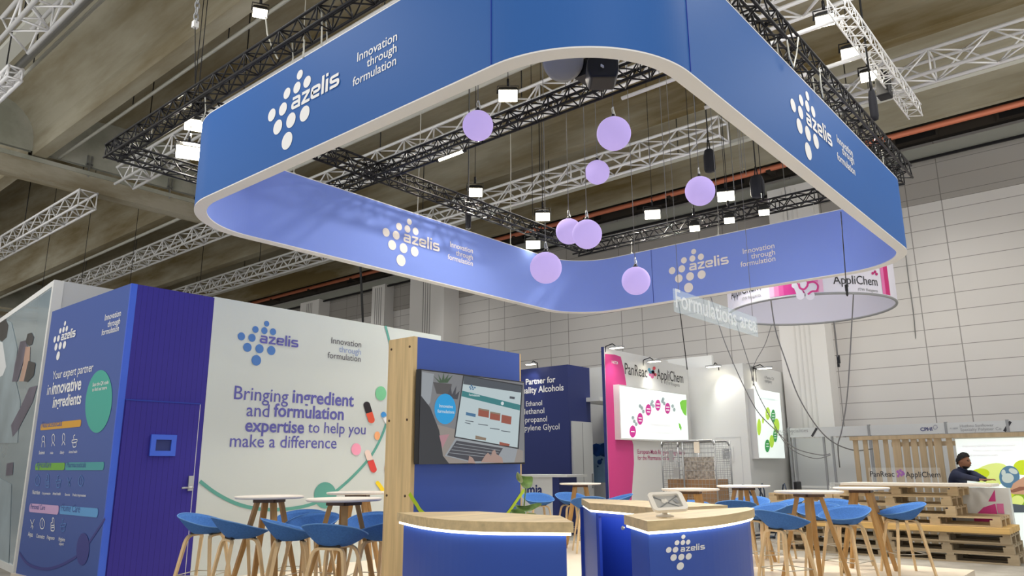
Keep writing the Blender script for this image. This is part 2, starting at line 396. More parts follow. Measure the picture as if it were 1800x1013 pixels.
# wall piers
for (ya, yb, xf) in ((5.98, 7.12, 18.95), (19.2, 21.05, 18.7), (22.9, 23.7, 19.0), (27.2, 28.6, 18.9)):
    q = MB().box((xf, ya, 0), (WX-.002, yb, 8.6))
    struct('wall_pier', q, 'pier')
    g = MB(); mid = (ya+yb)/2
    for k in (-.2, -.08, .04, .16): g.box((xf-.012, mid+k, .3), (xf-.001, mid+k+.035, 8.5))
    struct('pier_groove', g, 'groove' if ya > 10 else 'groove_pale')
# dark openings above the pipe
for k, yy in enumerate((1.2, 3.6, 6.0, 8.4, 10.8, 13.2, 15.6, 18.0, 20.4, 22.8, 25.2)):
    b = MB().box((19.28, yy-.55, 9.12), (19.298, yy+.55, 9.44))
    f = MB()
    for a, c in (((19.265, yy-.6, 9.08), (19.282, yy-.55, 9.48)), ((19.265, yy+.55, 9.08), (19.282, yy+.6, 9.48)), ((19.265, yy-.55, 9.44), (19.282, yy+.55, 9.48)), ((19.265, yy-.55, 9.08), (19.282, yy+.55, 9.12))): f.box(a, c)
    o = struct('trim_%d' % (4+k), f, 'recess'); obj('opening', b, 'vent', o)
# copper pipe with brackets
cp = thing('copper_pipe', 'long copper coloured pipe running along the top of the hall wall', 'pipe', (18.9, 8, 9.2))
obj('pipe_run', MB().tube((18.9, -11, 9.2), (18.9, 44, 9.2), .075, 10), 'copper', cp)
for yy in range(-2, 34, 3): obj('clamp', MB().box((18.84, yy-.06, 9.1), (19.29, yy+.06, 9.3)), 'recess', cp)
tag(obj('conduit_rail', MB().box((19.1, -11, 8.5), (19.16, 44, 8.56)), 'black_metal'), 'thin dark rail just below the copper pipe along the wall', 'rail')
# pale pipes and channels under the vaults
def conduit(x, z, y0, y1, r, label, m='cable_white', box=None):
    t = thing('conduit_pipe', label, 'pipe', (x, y0, z))
    if box: obj('channel', MB().box((x-box[0]/2, y0, z-box[1]/2), (x+box[0]/2, y1, z+box[1]/2)), m, t)
    else: obj('pipe_run', MB().tube((x, y0, z), (x, y1, z), r, 8), m, t)
    for yy in range(int(y0)+2, int(y1), 4): obj('hanger', MB().tube((x, yy, z), (x, yy, vault_z(x)), .012, 5), 'cable_black', t)
conduit(4.1, 9.25, -10, 20.2, .035, 'thin pale pipe under the leftmost vault, nearest the left edge at the top')
conduit(6.05, 9.1, -10, 20.2, .035, 'thin pale pipe just right of the widest light concrete rib at upper left')
conduit(10.1, 8.93, -10, 41, .05, 'pale pipe along the concrete rib behind the dark ring truss, running down to the left')
conduit(15.7, 8.75, -10, 41, .06, 'pale flat channel below the white truss nearest the hall wall', box=(.16, .08))
conduit(3.47, 8.98, -10, 16.3, .06, 'wide pale channel in the top left corner beside the white truss', box=(.26, .1))
conduit(3.80, 9.0, -10, 16.2, .075, 'ribbed silver duct in the top left corner', m='silver')
for px, py, lab in ((157, 290, 'small silver bracket on the concrete above the beam, left one'), (299, 329, 'small silver bracket on the concrete above the beam, nearer the blue ring')):
    p = ony(px, py, 20.27); tag(obj('wall_bracket', MB().cbox(p+Vector((-.05, 0, .1)), (.03, .06, .3)).cbox(p+Vector((.05, 0, .1)), (.03, .06, .3)).cbox(p, (.16, .06, .04)).cbox(p-Vector((0, 0, .2)), (.04, .06, .3)), 'silver'), lab, 'bracket')
# ---------------------------------------------------------------- trusses
def truss(name, a, b, sec, r, bay, m, label, group, diag_r=None, loc_mid=True):
    """box truss from a to b (axis-aligned X or Y); a, b = centre line of the bottom face"""
    a, b = Vector(a), Vector(b); d = (b-a).normalized(); sd = Vector((-d.y, d.x, 0)); up = Vector((0, 0, 1)); L = (b-a).length
    t = thing(name, label, 'truss', a, group)
    cor = [sd*(sx*sec/2)+up*h for sx, h in ((-1, 0), (1, 0), (1, sec), (-1, sec))]
    for c in cor: obj('chord', MB().tube(a+c, b+c, r, 7), m, t)
    lat = MB(); n = max(2, int(L/bay)); q = diag_r or r*.55
    for f in range(4):
        c0, c1 = cor[f], cor[(f+1) % 4]
        for i in range(n):
            p0 = a+d*(L*i/n); p1 = a+d*(L*(i+.5)/n); p2 = a+d*(L*(i+1)/n)
            if f % 2: c0_, c1_ = c1, c0
            else: c0_, c1_ = c0, c1
            lat.tube(p0+c0_, p1+c1_, q, 5); lat.tube(p1+c1_, p2+c0_, q, 5)
            if i % 2 == 0: lat.tube(p0+c0_, p0+c1_, q, 5)
    obj('lattice', lat, m, t); return t
BK = 'black trusses carrying the hanging ring'
zt = 5.40; sc_ = .18
truss('black_truss', (3.585, 2.2, zt), (3.585, 9.98, zt), sc_, .016, .30, 'black_metal', 'black box truss above the left front face of the blue ring', BK)
truss('black_truss', (3.5, 2.24, zt), (11.3, 2.24, zt), sc_, .016, .30, 'black_metal', 'black box truss above the right front face of the blue ring', BK)
truss('black_truss', (6.33, 2.34, zt), (6.33, 9.9, zt), sc_, .016, .30, 'black_metal', 'black truss crossing inside the ring, rising to the right behind the upper left sphere', BK)
truss('black_truss', (3.7, 7.86, zt), (11.35, 7.86, zt), sc_, .016, .30, 'black_metal', 'black truss descending to the right inside the ring, crossing the other in an X', BK)
truss('black_truss', (11.4, 2.3, zt), (11.4, 8.1, zt), sc_, .016, .30, 'black_metal', 'black truss along the far right side inside the ring with small lamps under it', BK)
truss('black_truss', (3.5, 9.86, zt), (8.9, 9.86, zt), sc_, .016, .30, 'black_metal', 'black truss leaving the left end of the front truss behind the blue ring', BK)
WT = 'white trusses under the concrete vaults'
def wtruss(x, z, y0, y1, sec, label, bay=.92):
    t = truss('white_truss', (x, y0, z), (x, y1, z), sec, .034, bay, 'white_metal', label, WT, .018)
    for yy in [y0+.6+4.2*i for i in range(int((y1-y0)/4.2)+1) if y0+.6+4.2*i < y1]:
        obj('hanger', MB().tube((x, yy, z+sec), (x, yy, vault_z(x)), .012, 6), 'cable_black', t)
    return t
wtruss(13.63, 7.93, 5.9, 30, .42, 'white truss nearest the hall wall, ending inside the ring above a black bag')
wtruss(13.63, 7.93, -9, 3.9, .42, 'white truss at the upper right reaching the right edge')
wtruss(10.17, 7.93, -9, 33, .42, 'white truss just below the upper left sphere inside the ring')
wtruss(6.76, 7.93, -9, 17.8, .42, 'white truss behind the front black truss, above the concrete beam')
wtruss(6.76, 7.93, 20.0, 30, .42, 'white truss descending to the left edge below the concrete beam')
wtruss(3.0, 7.93, -9, 12.9, .42, 'white truss in the top left corner')
tx = truss('white_truss', (8.6, 2.2, 6.75), (12.4, 2.2, 6.75), .19, .011, .26, 'white_metal', 'short white truss with three lamps beyond the right front truss', WT, .006)
tag(obj('truss_arm', MB().tube((8.9, 2.2, 6.8), (8.9, 5.4, 6.8), .03, 8), 'white_metal'), 'thin white bar reaching left from the upper end of the short lamp truss', 'bar')
tag(obj('truss_arm', MB().tube((10.0, 2.2, 6.8), (10.0, 4.6, 6.8), .03, 8), 'white_metal'), 'thin white bar reaching left from the middle of the short lamp truss', 'bar')
# small trusses further left, by the far edge
wtruss(3.25, 7.75, 13.6, 19, .2, 'small white truss end at the left edge, under the top left corner truss', .3)
# ---------------------------------------------------------------- flood lights
def flood(px, py, dist, label, size=.26, group='flood lights on the trusses', power=60, aim=(7.5, 5.5, 0), up=.13, real=True, small=False):
    p = CP+ray(px, py)*dist
    t = thing('flood_light', label, 'lamp', p, group)
    aim = (p.x*.78, p.y*.78, p.z-6.0); d = (Vector(aim)-p).normalized(); s1 = d.orthogonal().normalized() if abs(d.z) > .99 else d.cross(Vector((0, 0, 1))).normalized(); s2 = s1.cross(d)
    def fr(u, v, k): return p+s1*u+s2*v+d*k
    h = size/2
    hs = MB(); vs = []
    for k, q in ((0, 1), (-.06, .9), (-.13, .45)): vs += [fr(a*h*q, b*h*.8*q, k) for a, b in ((1, 1), (-1, 1), (-1, -1), (1, -1))]
    hs.add(vs, [(0, 1, 2, 3)]+[(4*i+j, 4*i+4+j, 4*i+4+(j+1) % 4, 4*i+(j+1) % 4) for i in range(2) for j in range(4)]+[(11, 10, 9, 8)])
    obj('housing', hs, 'dark_plastic', t)
    ln = MB(); ln.add([fr(a*h*.92, b*h*.72, .006) for a, b in ((1, 1), (-1, 1), (-1, -1), (1, -1))]+[fr(a*h*.86, b*h*.68, .02) for a, b in ((1, 1), (-1, 1), (-1, -1), (1, -1))],
              [(0, 3, 2, 1), (4, 5, 6, 7)]+[(j, 4+j, 4+(j+1) % 4, (j+1) % 4)[::-1] for j in range(4)])
    obj('lens', ln, 'lamp_glow', t)
    br = MB(); br.path([fr(h+.01, 0, -.04), fr(h+.01, 0, -.04)+Vector((0, 0, up)), fr(-h-.01, 0, -.04)+Vector((0, 0, up)), fr(-h-.01, 0, -.04)], (.025, .008))
    q_ = fr(0, 0, -.04)+Vector((0, 0, up)); br.tube(q_, q_+Vector((0, 0, .12)), .02); br.tube(q_+Vector((0, 0, .12)), (q_.x, q_.y, vault_z(q_.x)), .006)
    obj('bracket', br, 'black_metal', t)
    if real:
        l = bpy.data.lights.new('flood_beam', 'SPOT'); l.energy = power*10; l.color = (1, .93, .80); l.spot_size = 2.2; l.spot_blend = .6; l.shadow_soft_size = .12
        lo = bpy.data.objects.new('flood_beam', l); COL.objects.link(lo); lo.location = p+d*.05; lo.rotation_euler = d.to_track_quat('-Z', 'Y').to_euler()
    return t
flood(343, 220, 10.6, 'bright lamp beside the left end of the blue ring, upper of the pair', .30, power=20, aim=(7, 5, 0))
flood(331, 268, 10.4, 'bright lamp beside the left end of the blue ring, lower of the pair', .34, power=20, aim=(6, 6, 0))
flood(457, 23, 11.2, 'small lamp on the thin pipe under the concrete vault at upper left', .22, aim=(8, 2, 0), real=False)
flood(893, 168, 11.6, 'largest bright lamp inside the ring, upper left of the crossing cables', .31, aim=(7, 3, 0))
flood(835, 338, 13.0, 'bright lamp beside the descending black truss inside the ring', .27, aim=(12, 6, 0))
flood(954, 381, 13.6, 'bright lamp above the largest low sphere inside the ring', .27, real=False, aim=(13, 8, 0))
flood(937, 430, 13.4, 'bright lamp half behind the top edge of the ring left of the lowest sphere', .27, real=False, aim=(13, 9, 0))
flood(1147, 377, 14.2, 'bright lamp above the rightmost low sphere', .31, aim=(17, 6, 0))
flood(1276, 345, 14.6, 'bright lamp just right of the rightmost high sphere', .34, aim=(17, 4, 0))
flood(1450, 36, 9.6, 'uppermost of three lamps on the short white truss at upper right', .24, aim=(14, 1, 0), group='lamps on the short white truss', power=6)
flood(1494, 93, 10.4, 'middle of three lamps on the short white truss at upper right', .24, aim=(15, 2, 0), group='lamps on the short white truss', power=6)
flood(1527, 134, 11.0, 'lowest of three lamps on the short white truss beside a black box', .24, aim=(16, 3, 0), group='lamps on the short white truss', power=6)
flood(1221, 401, 11.4, 'small lamp under the far truss, left of the three in a row', .16, aim=(9.5, 4.5, 0), group='small lamps under the far black truss', up=.16, power=20)
flood(1282, 387, 11.4, 'small lamp under the far truss, middle of the three in a row', .16, aim=(9.5, 4, 0), group='small lamps under the far black truss', up=.16, power=20)
flood(1343, 373, 11.3, 'small lamp under the far truss, right of the three in a row', .16, aim=(9.5, 3.6, 0), group='small lamps under the far black truss', up=.16, power=20)
p = onz(793, 274, 5.36)
tb = thing('tube_light', 'short lit tube under the black truss right of the truss crossing', 'lamp', p)
obj('tube', MB().tube(p+Vector((0, -.22, 0)), p+Vector((0, .22, 0)), .018, 8), 'lamp_glow', tb); obj('end_cap', MB().tube(p+Vector((0, .22, 0)), p+Vector((0, .26, 0)), .022, 8).tube(p+Vector((0, -.26, 0)), p+Vector((0, -.22, 0)), .022, 8), 'dark_plastic', tb)
# ---------------------------------------------------------------- hanging ring
X0, X1, Y0, Y1, RZ0, RZ1, RR, RT = 3.565, 11.53, 2.20, 8.27, 4.2, 5.185, 1.02, .13
def rrect(x0, x1, y0, y1, r, n=14):
    out = []
    for cx, cy, a0 in ((x1-r, y0+r, -90), (x1-r, y1-r, 0), (x0+r, y1-r, 90), (x0+r, y0+r, 180)):
        for i in range(n+1):
            a = math.radians(a0+90*i/n); out.append((cx+r*math.cos(a), cy+r*math.sin(a)))
    return out
PO = rrect(X0, X1, Y0, Y1, RR, 40); PI_ = rrect(X0+RT, X1-RT, Y0+RT, Y1-RT, RR-RT, 40)
def skin(path, z0, z1, flip, th):
    n = len(path); mb = MB()
    P2 = []
    for i in range(n):
        d = Vector((path[(i+1) % n][0]-path[i-1][0], path[(i+1) % n][1]-path[i-1][1])).normalized(); nn = Vector((d.y, -d.x))*(-th if not flip else th)
        P2.append((path[i][0]+nn.x, path[i][1]+nn.y))
    vs = [(x, y, z) for z in (z0, z1) for x, y in path]+[(x, y, z) for z in (z0, z1) for x, y in P2]
    fs = []
    for i in range(n):
        j = (i+1) % n
        a, b, c, d = (i, j, n+j, n+i), (2*n+i, 3*n+i, 3*n+j, 2*n+j), (i, 2*n+i, 2*n+j, j), (n+i, n+j, 3*n+j, 3*n+i)
        fs += [q[::-1] if flip else q for q in (a, b, c, d)]
    mb.add(vs, fs, False); return mb
ring = thing('hanging_banner_ring', 'large blue rounded square banner ring hung over the booth', 'banner', ((X0+X1)/2, (Y0+Y1)/2, RZ0))
obj('outer_banner', skin(PO, RZ0+.012, RZ1, False, .02), 'ring_blue', ring)
obj('inner_banner', skin(PI_, RZ0+.012, RZ1, True, .02), 'ring_blue_lit', ring)
def annulus(po, pi, z0, z1):
    n = len(po); vs = [(x, y, z) for z in (z0, z1) for x, y in po]+[(x, y, z) for z in (z0, z1) for x, y in pi]; fs = []
    for i in range(n):
        j = (i+1) % n; fs += [(i, 2*n+i, 2*n+j, j), (n+i, n+j, 3*n+j, 3*n+i), (i, j, n+j, n+i), (2*n+i, 3*n+i, 3*n+j, 2*n+j)]
    return MB().add(vs, fs)
obj('bottom_rim', annulus(PO, PI_, RZ0, RZ0+.012), 'rim', ring)
obj('top_rim', annulus(PO, PI_, RZ1, RZ1+.012), 'rim', ring)
for pt in ((X0-.003, Y0+RR), (X0+RR, Y0-.003), (X1-RT-.003, 6.45)):
    obj('seam', MB().cbox((pt[0], pt[1], (RZ0+RZ1)/2+.01), (.006, .006, RZ1-RZ0-.02)), 'desk_deep', ring)
FL, FR_, FIL, FIR = FX(X0), FY(Y0), FY(Y1-RT), FX(X1-RT)
logo(FL, (527.2, 131.8), (505.5, 247.6), ring); slogan(FL, crop(440, 0, 5.627), (((1060, 612), (1455, 400)), ((1155, 668), (1450, 513)), ((1015, 856), (1445, 640))), ring)
logo(FR_, (1418.5, 169), (1420.2, 266), ring); slogan(FR_, crop(1400, 100, 4.22), (((300, 632), (417, 745)), ((337, 712), (427, 808)), ((303, 765), (435, 880))), ring)
logo(FIL, (719, 390), (705, 458), ring, 'warm_print', 'warm_print'); slogan(FIL, crop(600, 338, 2.997), (((572, 290), (692, 320)), ((603, 333), (692, 356)), ((560, 354), (692, 388))), ring, 'warm_print')
logo(FIR, (1219.6, 442.5), (1210.4, 505.9), ring, 'warm_print', 'warm_print'); slogan(FIR, crop(1160, 420, 5.064), (((740, 132), (1022, 85)), ((813, 175), (1027, 143)), ((720, 250), (1030, 198))), ring, 'warm_print')
# suspension cables between truss and ring
n_c = 0
for (x, y) in ((X0+.06, 3.4), (X0+.06, 5.35), (X0+.06, 5.9), (X0+.06, 7.6), (5.2, Y0+.06), (6.6, Y0+.06), (7.6, Y0+.06), (10.2, Y0+.06), (X1-.06, 3.6), (X1-.06, 5.2), (X1-.06, 6.9), (9.6, Y1-.06), (7.4, Y1-.06), (5.2, Y1-.06)):
    zt2 = zt+.09 if (abs(x-X0) < .1 or abs(y-Y0) < .1 or abs(x-X1) < .2) else 8.3
    mb = MB().path([(x, y, RZ1+.012), (x+.02, y, (RZ1+zt2)/2), (x, y, zt2)], .006).cbox((x, y, RZ1+.03), (.03, .03, .036))
    c = obj('ring_cable', mb, 'cable_white'); c['label'] = 'thin pale cable holding up the blue ring'; c['category'] = 'cable'; c['group'] = 'cables holding the ring'
# LED wash inside the ring is painted into the inner banner colour
# ---------------------------------------------------------------- glowing spheres
for px, py, d, lab in (
    (840, 221, 54, 'glowing lilac sphere furthest left, in front of the black truss'),
    (1079, 235, 60, 'largest glowing lilac sphere, highest on the right of the cables'),
    (1050, 303, 43, 'smallest glowing lilac sphere, below the largest one'),
    (1230.5, 336, 52, 'glowing lilac sphere furthest right, below the black hanging bag'),
    (1000, 407, 46, 'lilac sphere half hidden behind its neighbour at the middle of the ring'),
    (1032, 412, 52, 'lilac sphere in front of the overlapping pair at the middle of the ring'),
    (959.5, 471, 56, 'lilac sphere overlapping the top edge of the ring, left of the low two'),
    (1118, 494, 50, 'lowest lilac sphere, against the blue inside of the ring on the right')):
    dm0 = .34 if px == 840 else .38; c = CP+ray(px, py)*(dm0*FPX/d); r = dm0/2
    t = thing('glowing_sphere', lab, 'pendant lamp', c, 'lilac spheres inside the ring')
    obj('globe', MB().sphere(c, r, 36, 22), 'globe', t)
    obj('neck', MB().lathe(c+Vector((0, 0, r-.008)), [(.035, 0), (.035, .022), (.02, .03), (.02, .05)], 14), 'dark_plastic', t)
    sh = MB(); q = c+Vector((0, 0, r+.04)); sh.path([q+Vector((.018*math.sin(a)*1.0, 0, .045-.045*math.cos(a))) for a in [2*math.pi*i/12 for i in range(12)]], .005, closed=True)
    sh.path([q+Vector((.03, 0, -.01)), q+Vector((.06, .01, .021)), q+Vector((.05, .02, .08)), q+Vector((.012, 0, .10))], .004)
    obj('shackle', sh, 'silver', t)
    obj('cable', MB().tube(q+Vector((0, 0, .085)), (q.x, q.y, vault_z(q.x)), .005, 6), 'cable_grey', t)
# extra vertical cables seen inside the ring
for px, py, d, z0, lab in ((824, 330, 12.5, None, 'thin cable dropping to the bright lamp left of the spheres'), (1173, 395, 11.5, None, 'thin pale cable between the low right sphere and the right lamps'),
                           (1264, 400, 11.3, None, 'thin pale cable crossing the right edge of the rightmost high sphere'), (1306, 305, 11.8, None, 'paired pale cables left of the small black hoist, inside the ring')):
    p = CP+ray(px, py)*d
    mb = MB().tube(p, (p.x, p.y, vault_z(p.x)), .006, 6)
    if px == 1306: mb.tube(p+Vector((.12, 0, 0)), (p.x+.12, p.y, vault_z(p.x+.12)), .006, 6)
    tag(obj('hanging_cable', mb, 'cable_grey'), lab, 'cable', 'cables inside the ring')
# ---------------------------------------------------------------- chain hoists and chain bags
def bag(px, py, d, h, w_, lab, lift=1.0):
    c = CP+ray(px, py)*d
    t = thing('chain_bag', lab, 'bag', c-Vector((0, 0, h/2)))
    pr = [(0.02, -h/2), (w_*.42, -h/2+.01), (w_*.5, -h/2+h*.12), (w_*.5, h*.2), (w_*.38, h*.46), (w_*.30, h/2)]
    obj('sack', MB().lathe(c, pr, 14), 'bag_black', t)
    obj('strap', MB().tube(c+Vector((w_*.3, 0, h/2-.02)), c+Vector((.02, 0, h/2+h*.45)), .012).tube(c+Vector((-w_*.3, 0, h/2-.02)), c+Vector((-.02, 0, h/2+h*.45)), .012), 'black_metal', t)
    obj('chain', MB().tube(c+Vector((0, 0, h/2+h*.4)), (c.x, c.y, vault_z(c.x)), .012, 6), 'cable_black', t)
bag(1247, 283, 13.2, .42, .2, 'black chain bag hanging under the end of the white truss inside the ring')
bag(1331, 328, 13.6, .40, .26, 'black chain hoist bag above the far truss near the right rim')
bag(1535, 185, 9.6, .42, .10, 'narrow black chain bag hanging behind the right front truss')
bag(823, 385, 12.4, .36, .10, 'black chain bag just above the far left inner banner')
def hoist(px, py, d, s, lab, body='dark_plastic', disc_m=None, rot=0):
    c = CP+ray(px, py)*d; t = thing('chain_hoist', lab, 'hoist', c)
    R_ = Matrix.Rotation(rot, 3, 'Z')
    b = MB(); n = 8
    pts = [(.5, -.5), (.62, -.15), (.62, .3), (.4, .55), (-.4, .55), (-.62, .3), (-.62, -.15), (-.5, -.5)]
    vs = [c+R_@Vector((x*s, y_*s*.55, z*s)) for y_ in (-1, 1) for x, z in pts]
    b.add(vs, [tuple(range(n)), tuple(range(2*n-1, n-1, -1))]+[(i, i+n, (i+1) % n+n, (i+1) % n) for i in range(n)])
    obj('casing', b, body, t, bevel=.02)
    obj('hook', MB().path([c+Vector((.05*math.sin(a), 0, s*.55+.08-.07*math.cos(a))) for a in [i*.6 for i in range(9)]], .012), 'silver', t)
    obj('chain', MB().tube(c+Vector((0, 0, s*.6)), (c.x, c.y, vault_z(c.x)), .012, 6), 'cable_black', t)
    e = MB(); e.cbox(c+R_@Vector((0, -s*.56, -.05*s)), (.28*s, .01, .10*s)); obj('label_plate', e, 'pale_grey', t)
    return t
hoist(1058, 128, 6.6, .22, 'black hoist box hanging just under the front curve of the ring', rot=-.9)
h2 = CP+ray(990, 108)*6.9
t = thing('chain_hoist', 'grey round drum beside the black hoist box under the front curve of the ring', 'hoist', h2)
ax = (ray(990, 108)*-1).normalized(); ax = Vector((ax.x, ax.y, ax.z)).normalized()
obj('drum', MB().lathe(h2-ax*.09, [(.16, 0), (.185, .02), (.185, .16), (.16, .18), (.10, .19)], 28, ax), 'mid_grey', t)
obj('casing', MB().cbox(h2+Vector((.20, -.16, -.07)), (.20, .22, .16)), 'dark_plastic', t)
obj('chain', MB().tube(h2+Vector((0, 0, .15)), (h2.x, h2.y, vault_z(h2.x)), .012, 6), 'cable_black', t)
c = CP+ray(1553, 152)*11.0
t = thing('speaker_box', 'black box clamped on the short white truss beside its lowest lamp', 'box', c)
obj('case', MB().cbox(c, (.22, .18, .36)), 'dark_plastic', t, bevel=.02); obj('yoke', MB().tube(c+Vector((0, 0, .18)), c+Vector((0, 0, .32)), .02).tube(c+Vector((0, -.13, .1)), c+Vector((0, .13, .1)), .015), 'black_metal', t)
c = onx(343, 150, 3.585)
t = thing('hoist_chain', 'rusty chain with a hook holding the black truss by a thin wire at upper left', 'chain', c)
top = onx(343, 46, 3.585)
obj('wire', MB().tube(c, top, .006, 6), 'cable_black', t)
ch = MB()
for i in range(16):
    q = top+Vector((0, 0, .05+i*.075)); e1 = Vector((1, 0, 0)) if i % 2 else Vector((0, 1, 0))
    ch.path([q+e1*(.026*math.sin(a))+Vector((0, 0, .05*math.cos(a))) for a in [2*math.pi*k/10 for k in range(10)]], .009, closed=True)
ch.tube(top+Vector((0, 0, 1.2)), (top.x, top.y, vault_z(top.x)), .012)
obj('chain_links', ch, 'mid_grey', t); obj('shackle', MB().cbox(top+Vector((0, 0, .02)), (.06, .06, .08)), 'pure_white', t)
# pale cable loops by the left front truss
for pts, lab in ((((467, 30), (470, 60), (480, 88), (488, 103)), 'pale cable loop hanging from the left front truss, left of its pair'), (((535, 70), (534, 90), (533, 102)), 'short pale cable under the left front truss beside the loop'),
                 ((( 565, 14), (566, 45), (565, 80)), 'pale cable hanging straight down from the left front truss')):
    tag(obj('hanging_cable', MB().path([onx(x, y, 3.56) for x, y in pts], .008), 'cable_white'), lab, 'cable', 'pale cables by the front truss')
for pts, lab in ((((1383, 70), (1388, 100), (1395, 118), (1400, 95), (1403, 66)), 'pale cable loop hanging from the right front truss'), (((1440, 120), (1443, 150), (1447, 172)), 'pale cable hanging from the right front truss right of the loop')):
    tag(obj('hanging_cable', MB().path([ony(x, y, 2.14) for x, y in pts], .008), 'cable_white'), lab, 'cable', 'pale cables by the front truss')
# ---------------------------------------------------------------- acrylic sign
a = CP+ray(1183.7, 507)*8.04; yS = a.y
SG = FY(yS); A, B = ony(1183.7, 507, yS), ony(1330, 558, yS); zb = ony(1185.7, 548, yS).z
t = thing('acrylic_sign', 'clear acrylic sign lettered in white hanging below the ring', 'sign', ((A.x+B.x)/2, yS, zb))
obj('sheet', MB().box((A.x, yS, zb), (B.x, yS+.008, A.z)), 'glass_sign', t)
obj('lettering', text_px(MB(), SG, 'Formulations area', (1188, 541), (1330, 583), .01, 1.0), 'frost_white', t)
for xx in (A.x+.12, B.x-.12): obj('suspension_wire', MB().tube((xx, yS+.004, A.z), (xx, yS+.004, vault_z(xx)), .003, 5), 'cable_grey', t)
# ---------------------------------------------------------------- storage box with poster and door
BX, BY, BH = 3.726, 9.24, 3.628
XW = 4.795   # purple door side ends here
t = thing('storage_room', 'tall blue storage room with a poster on its left side and a purple plank door', 'cabin', (4.25, 10.5, .1))
obj('room_body', MB().box((BX+.02, BY+.02, .1), (XW, 11.815, BH)), 'poster_blue', t)
obj('plank_front', MB().box((BX+.075, BY, .1), (XW, BY+.02, BH)), 'plank_purple', t)
obj('corner_trim', MB().box((BX, BY-.004, .1), (BX+.075, BY+.02, BH)), 'trim_blue', t)
po = obj('poster_panel', MB().box((BX, BY+.02, .1), (BX+.02, 11.815, BH)), 'poster_blue', t)
dz, dx0, dx1 = 2.225, BX+.09, 4.722
dr = obj('door', MB().box((dx0, BY-.012, .1), (dx1, BY-.001, dz)), 'plank_purple', t)
g = MB().box((dx1, BY-.005, .1), (dx1+.012, BY-.001, dz)); obj('door_gap', g, 'pale_grey', t)
obj('door_head', MB().box((dx0-.01, BY-.016, dz), (dx1+.012, BY-.001, dz+.014)), 'desk_deep', t)
wa, wb = ony(264.8, 764, BY), ony(305.5, 802, BY)
fr = MB()
for lo, hi in (((wa.x, wb.z), (wb.x, wb.z+.06)), ((wa.x, wa.z-.06), (wb.x, wa.z)), ((wa.x, wb.z+.06), (wa.x+.06, wa.z-.06)), ((wb.x-.06, wb.z+.06), (wb.x, wa.z-.06))): fr.box((lo[0], BY-.035, lo[1]), (hi[0], BY-.012, hi[1]))
wf = obj('door_window', fr, 'trim_blue', dr); obj('pane', MB().box((wa.x+.05, BY-.02, wb.z+.05), (wb.x-.05, BY-.013, wa.z-.05)), 'navy', dr)
ha, hb = ony(330.5, 837, BY), ony(337.5, 863, BY)
hd = MB().box((ha.x, BY-.03, hb.z), (hb.x, BY-.012, ha.z)); l0 = ony(334, 857, BY)
hd.path([(l0.x, BY-.03, l0.z), (l0.x, BY-.07, l0.z), (l0.x-.03, BY-.075, l0.z), (l0.x-.14, BY-.075, l0.z-.005)], .012)
obj('door_handle', hd, 'silver', dr)
P = FX(BX); cv = crop(20, 480, 3.375); cw = crop(0, 700, 3.235)
logo(P, cv((320, 300)), cv((279, 492)), t)
slogan(P, cv, (((555, 282), (650, 256)), ((572, 320), (645, 305)), ((536, 370), (638, 345))), t)
tx = MB(); text_px(tx, P, 'Your expert partner', cv((245, 627)), cv((484, 590)), .004); text_px(tx, P, 'in', cv((212, 726)), cv((233, 722))); text_px(tx, P, 'innovative', cv((240, 722)), cv((413, 690)), .021); text_px(tx, P, 'ingredients', cv((245, 800)), cv((413, 775)), .021)
obj('headline_lettering', tx, 'white_print', t)
e = MB(); ell_px(e, P, *cv((520, 763)), 78/3.375, 187/3.375, OFF, 40, .09); obj('round_badge', e, 'teal_deep', t)
tx = MB(); text_px(tx, P, 'Scan the QR code', cv((484, 672)), cv((578, 660)), .01, 1, .006); text_px(tx, P, 'to find out more', cv((482, 702)), cv((568, 692)), .01, 1, .006); obj('badge_lettering', tx, 'white_print', t)
def bar_px(pts, m, txt):
    b = MB(); q = [cw(p) for p in pts]
    (x0, y0), (x1, y1), (x2, y2), (x3, y3) = q
    out = []
    uv = [P.uv(p) for p in q]; u0 = min(a[0] for a in uv); u1 = max(a[0] for a in uv); v0 = min(a[1] for a in uv); v1 = max(a[1] for a in uv); r = (v1-v0)*.38
    for cx, cy, a0 in ((u1-r, v0+r, -90), (u1-r, v1-r, 0), (u0+r, v1-r, 90), (u0+r, v0+r, 180)):
        for i in range(6): a = math.radians(a0+18*i); out.append((cx+r*math.cos(a), cy+r*math.sin(a)))
    b.add([P.pt(u, v, OFF) for u, v in out], [tuple(range(len(out)))]); obj('category_bar', b, m, t)
    h = (v1-v0); c = put_text(MB(), P, txt, u0+h*.4, u0+(u1-u0)*.55, (v0+v1)/2-h*.12, False, 1, .006); obj('bar_lettering', c, 'poster_blue', t)
mat('bar_orange', (214, 158, 30), .5); mat('bar_green', (106, 172, 44), .5); mat('bar_teal', (62, 156, 160), .5); mat('bar_pink', (206, 168, 210), .5); mat('bar_sky', (92, 160, 218), .5); mat('print_indigo', (52, 56, 136), .5)
bar_px(((235, 147), (462, 124), (460, 163), (235, 183)), 'bar_orange', 'Nutraceuticals'); bar_px(((205, 372), (367, 368), (367, 410), (205, 411)), 'bar_green', 'Agriculture'); bar_px(((377, 367), (590, 366), (590, 411), (377, 409)), 'bar_teal', 'Pharmaceuticals')
bar_px(((172, 602), (335, 612), (333, 654), (170, 648)), 'bar_pink', 'Personal Care'); bar_px(((345, 614), (558, 628), (556, 677), (345, 660)), 'bar_sky', 'Home Care')
ic = MB()
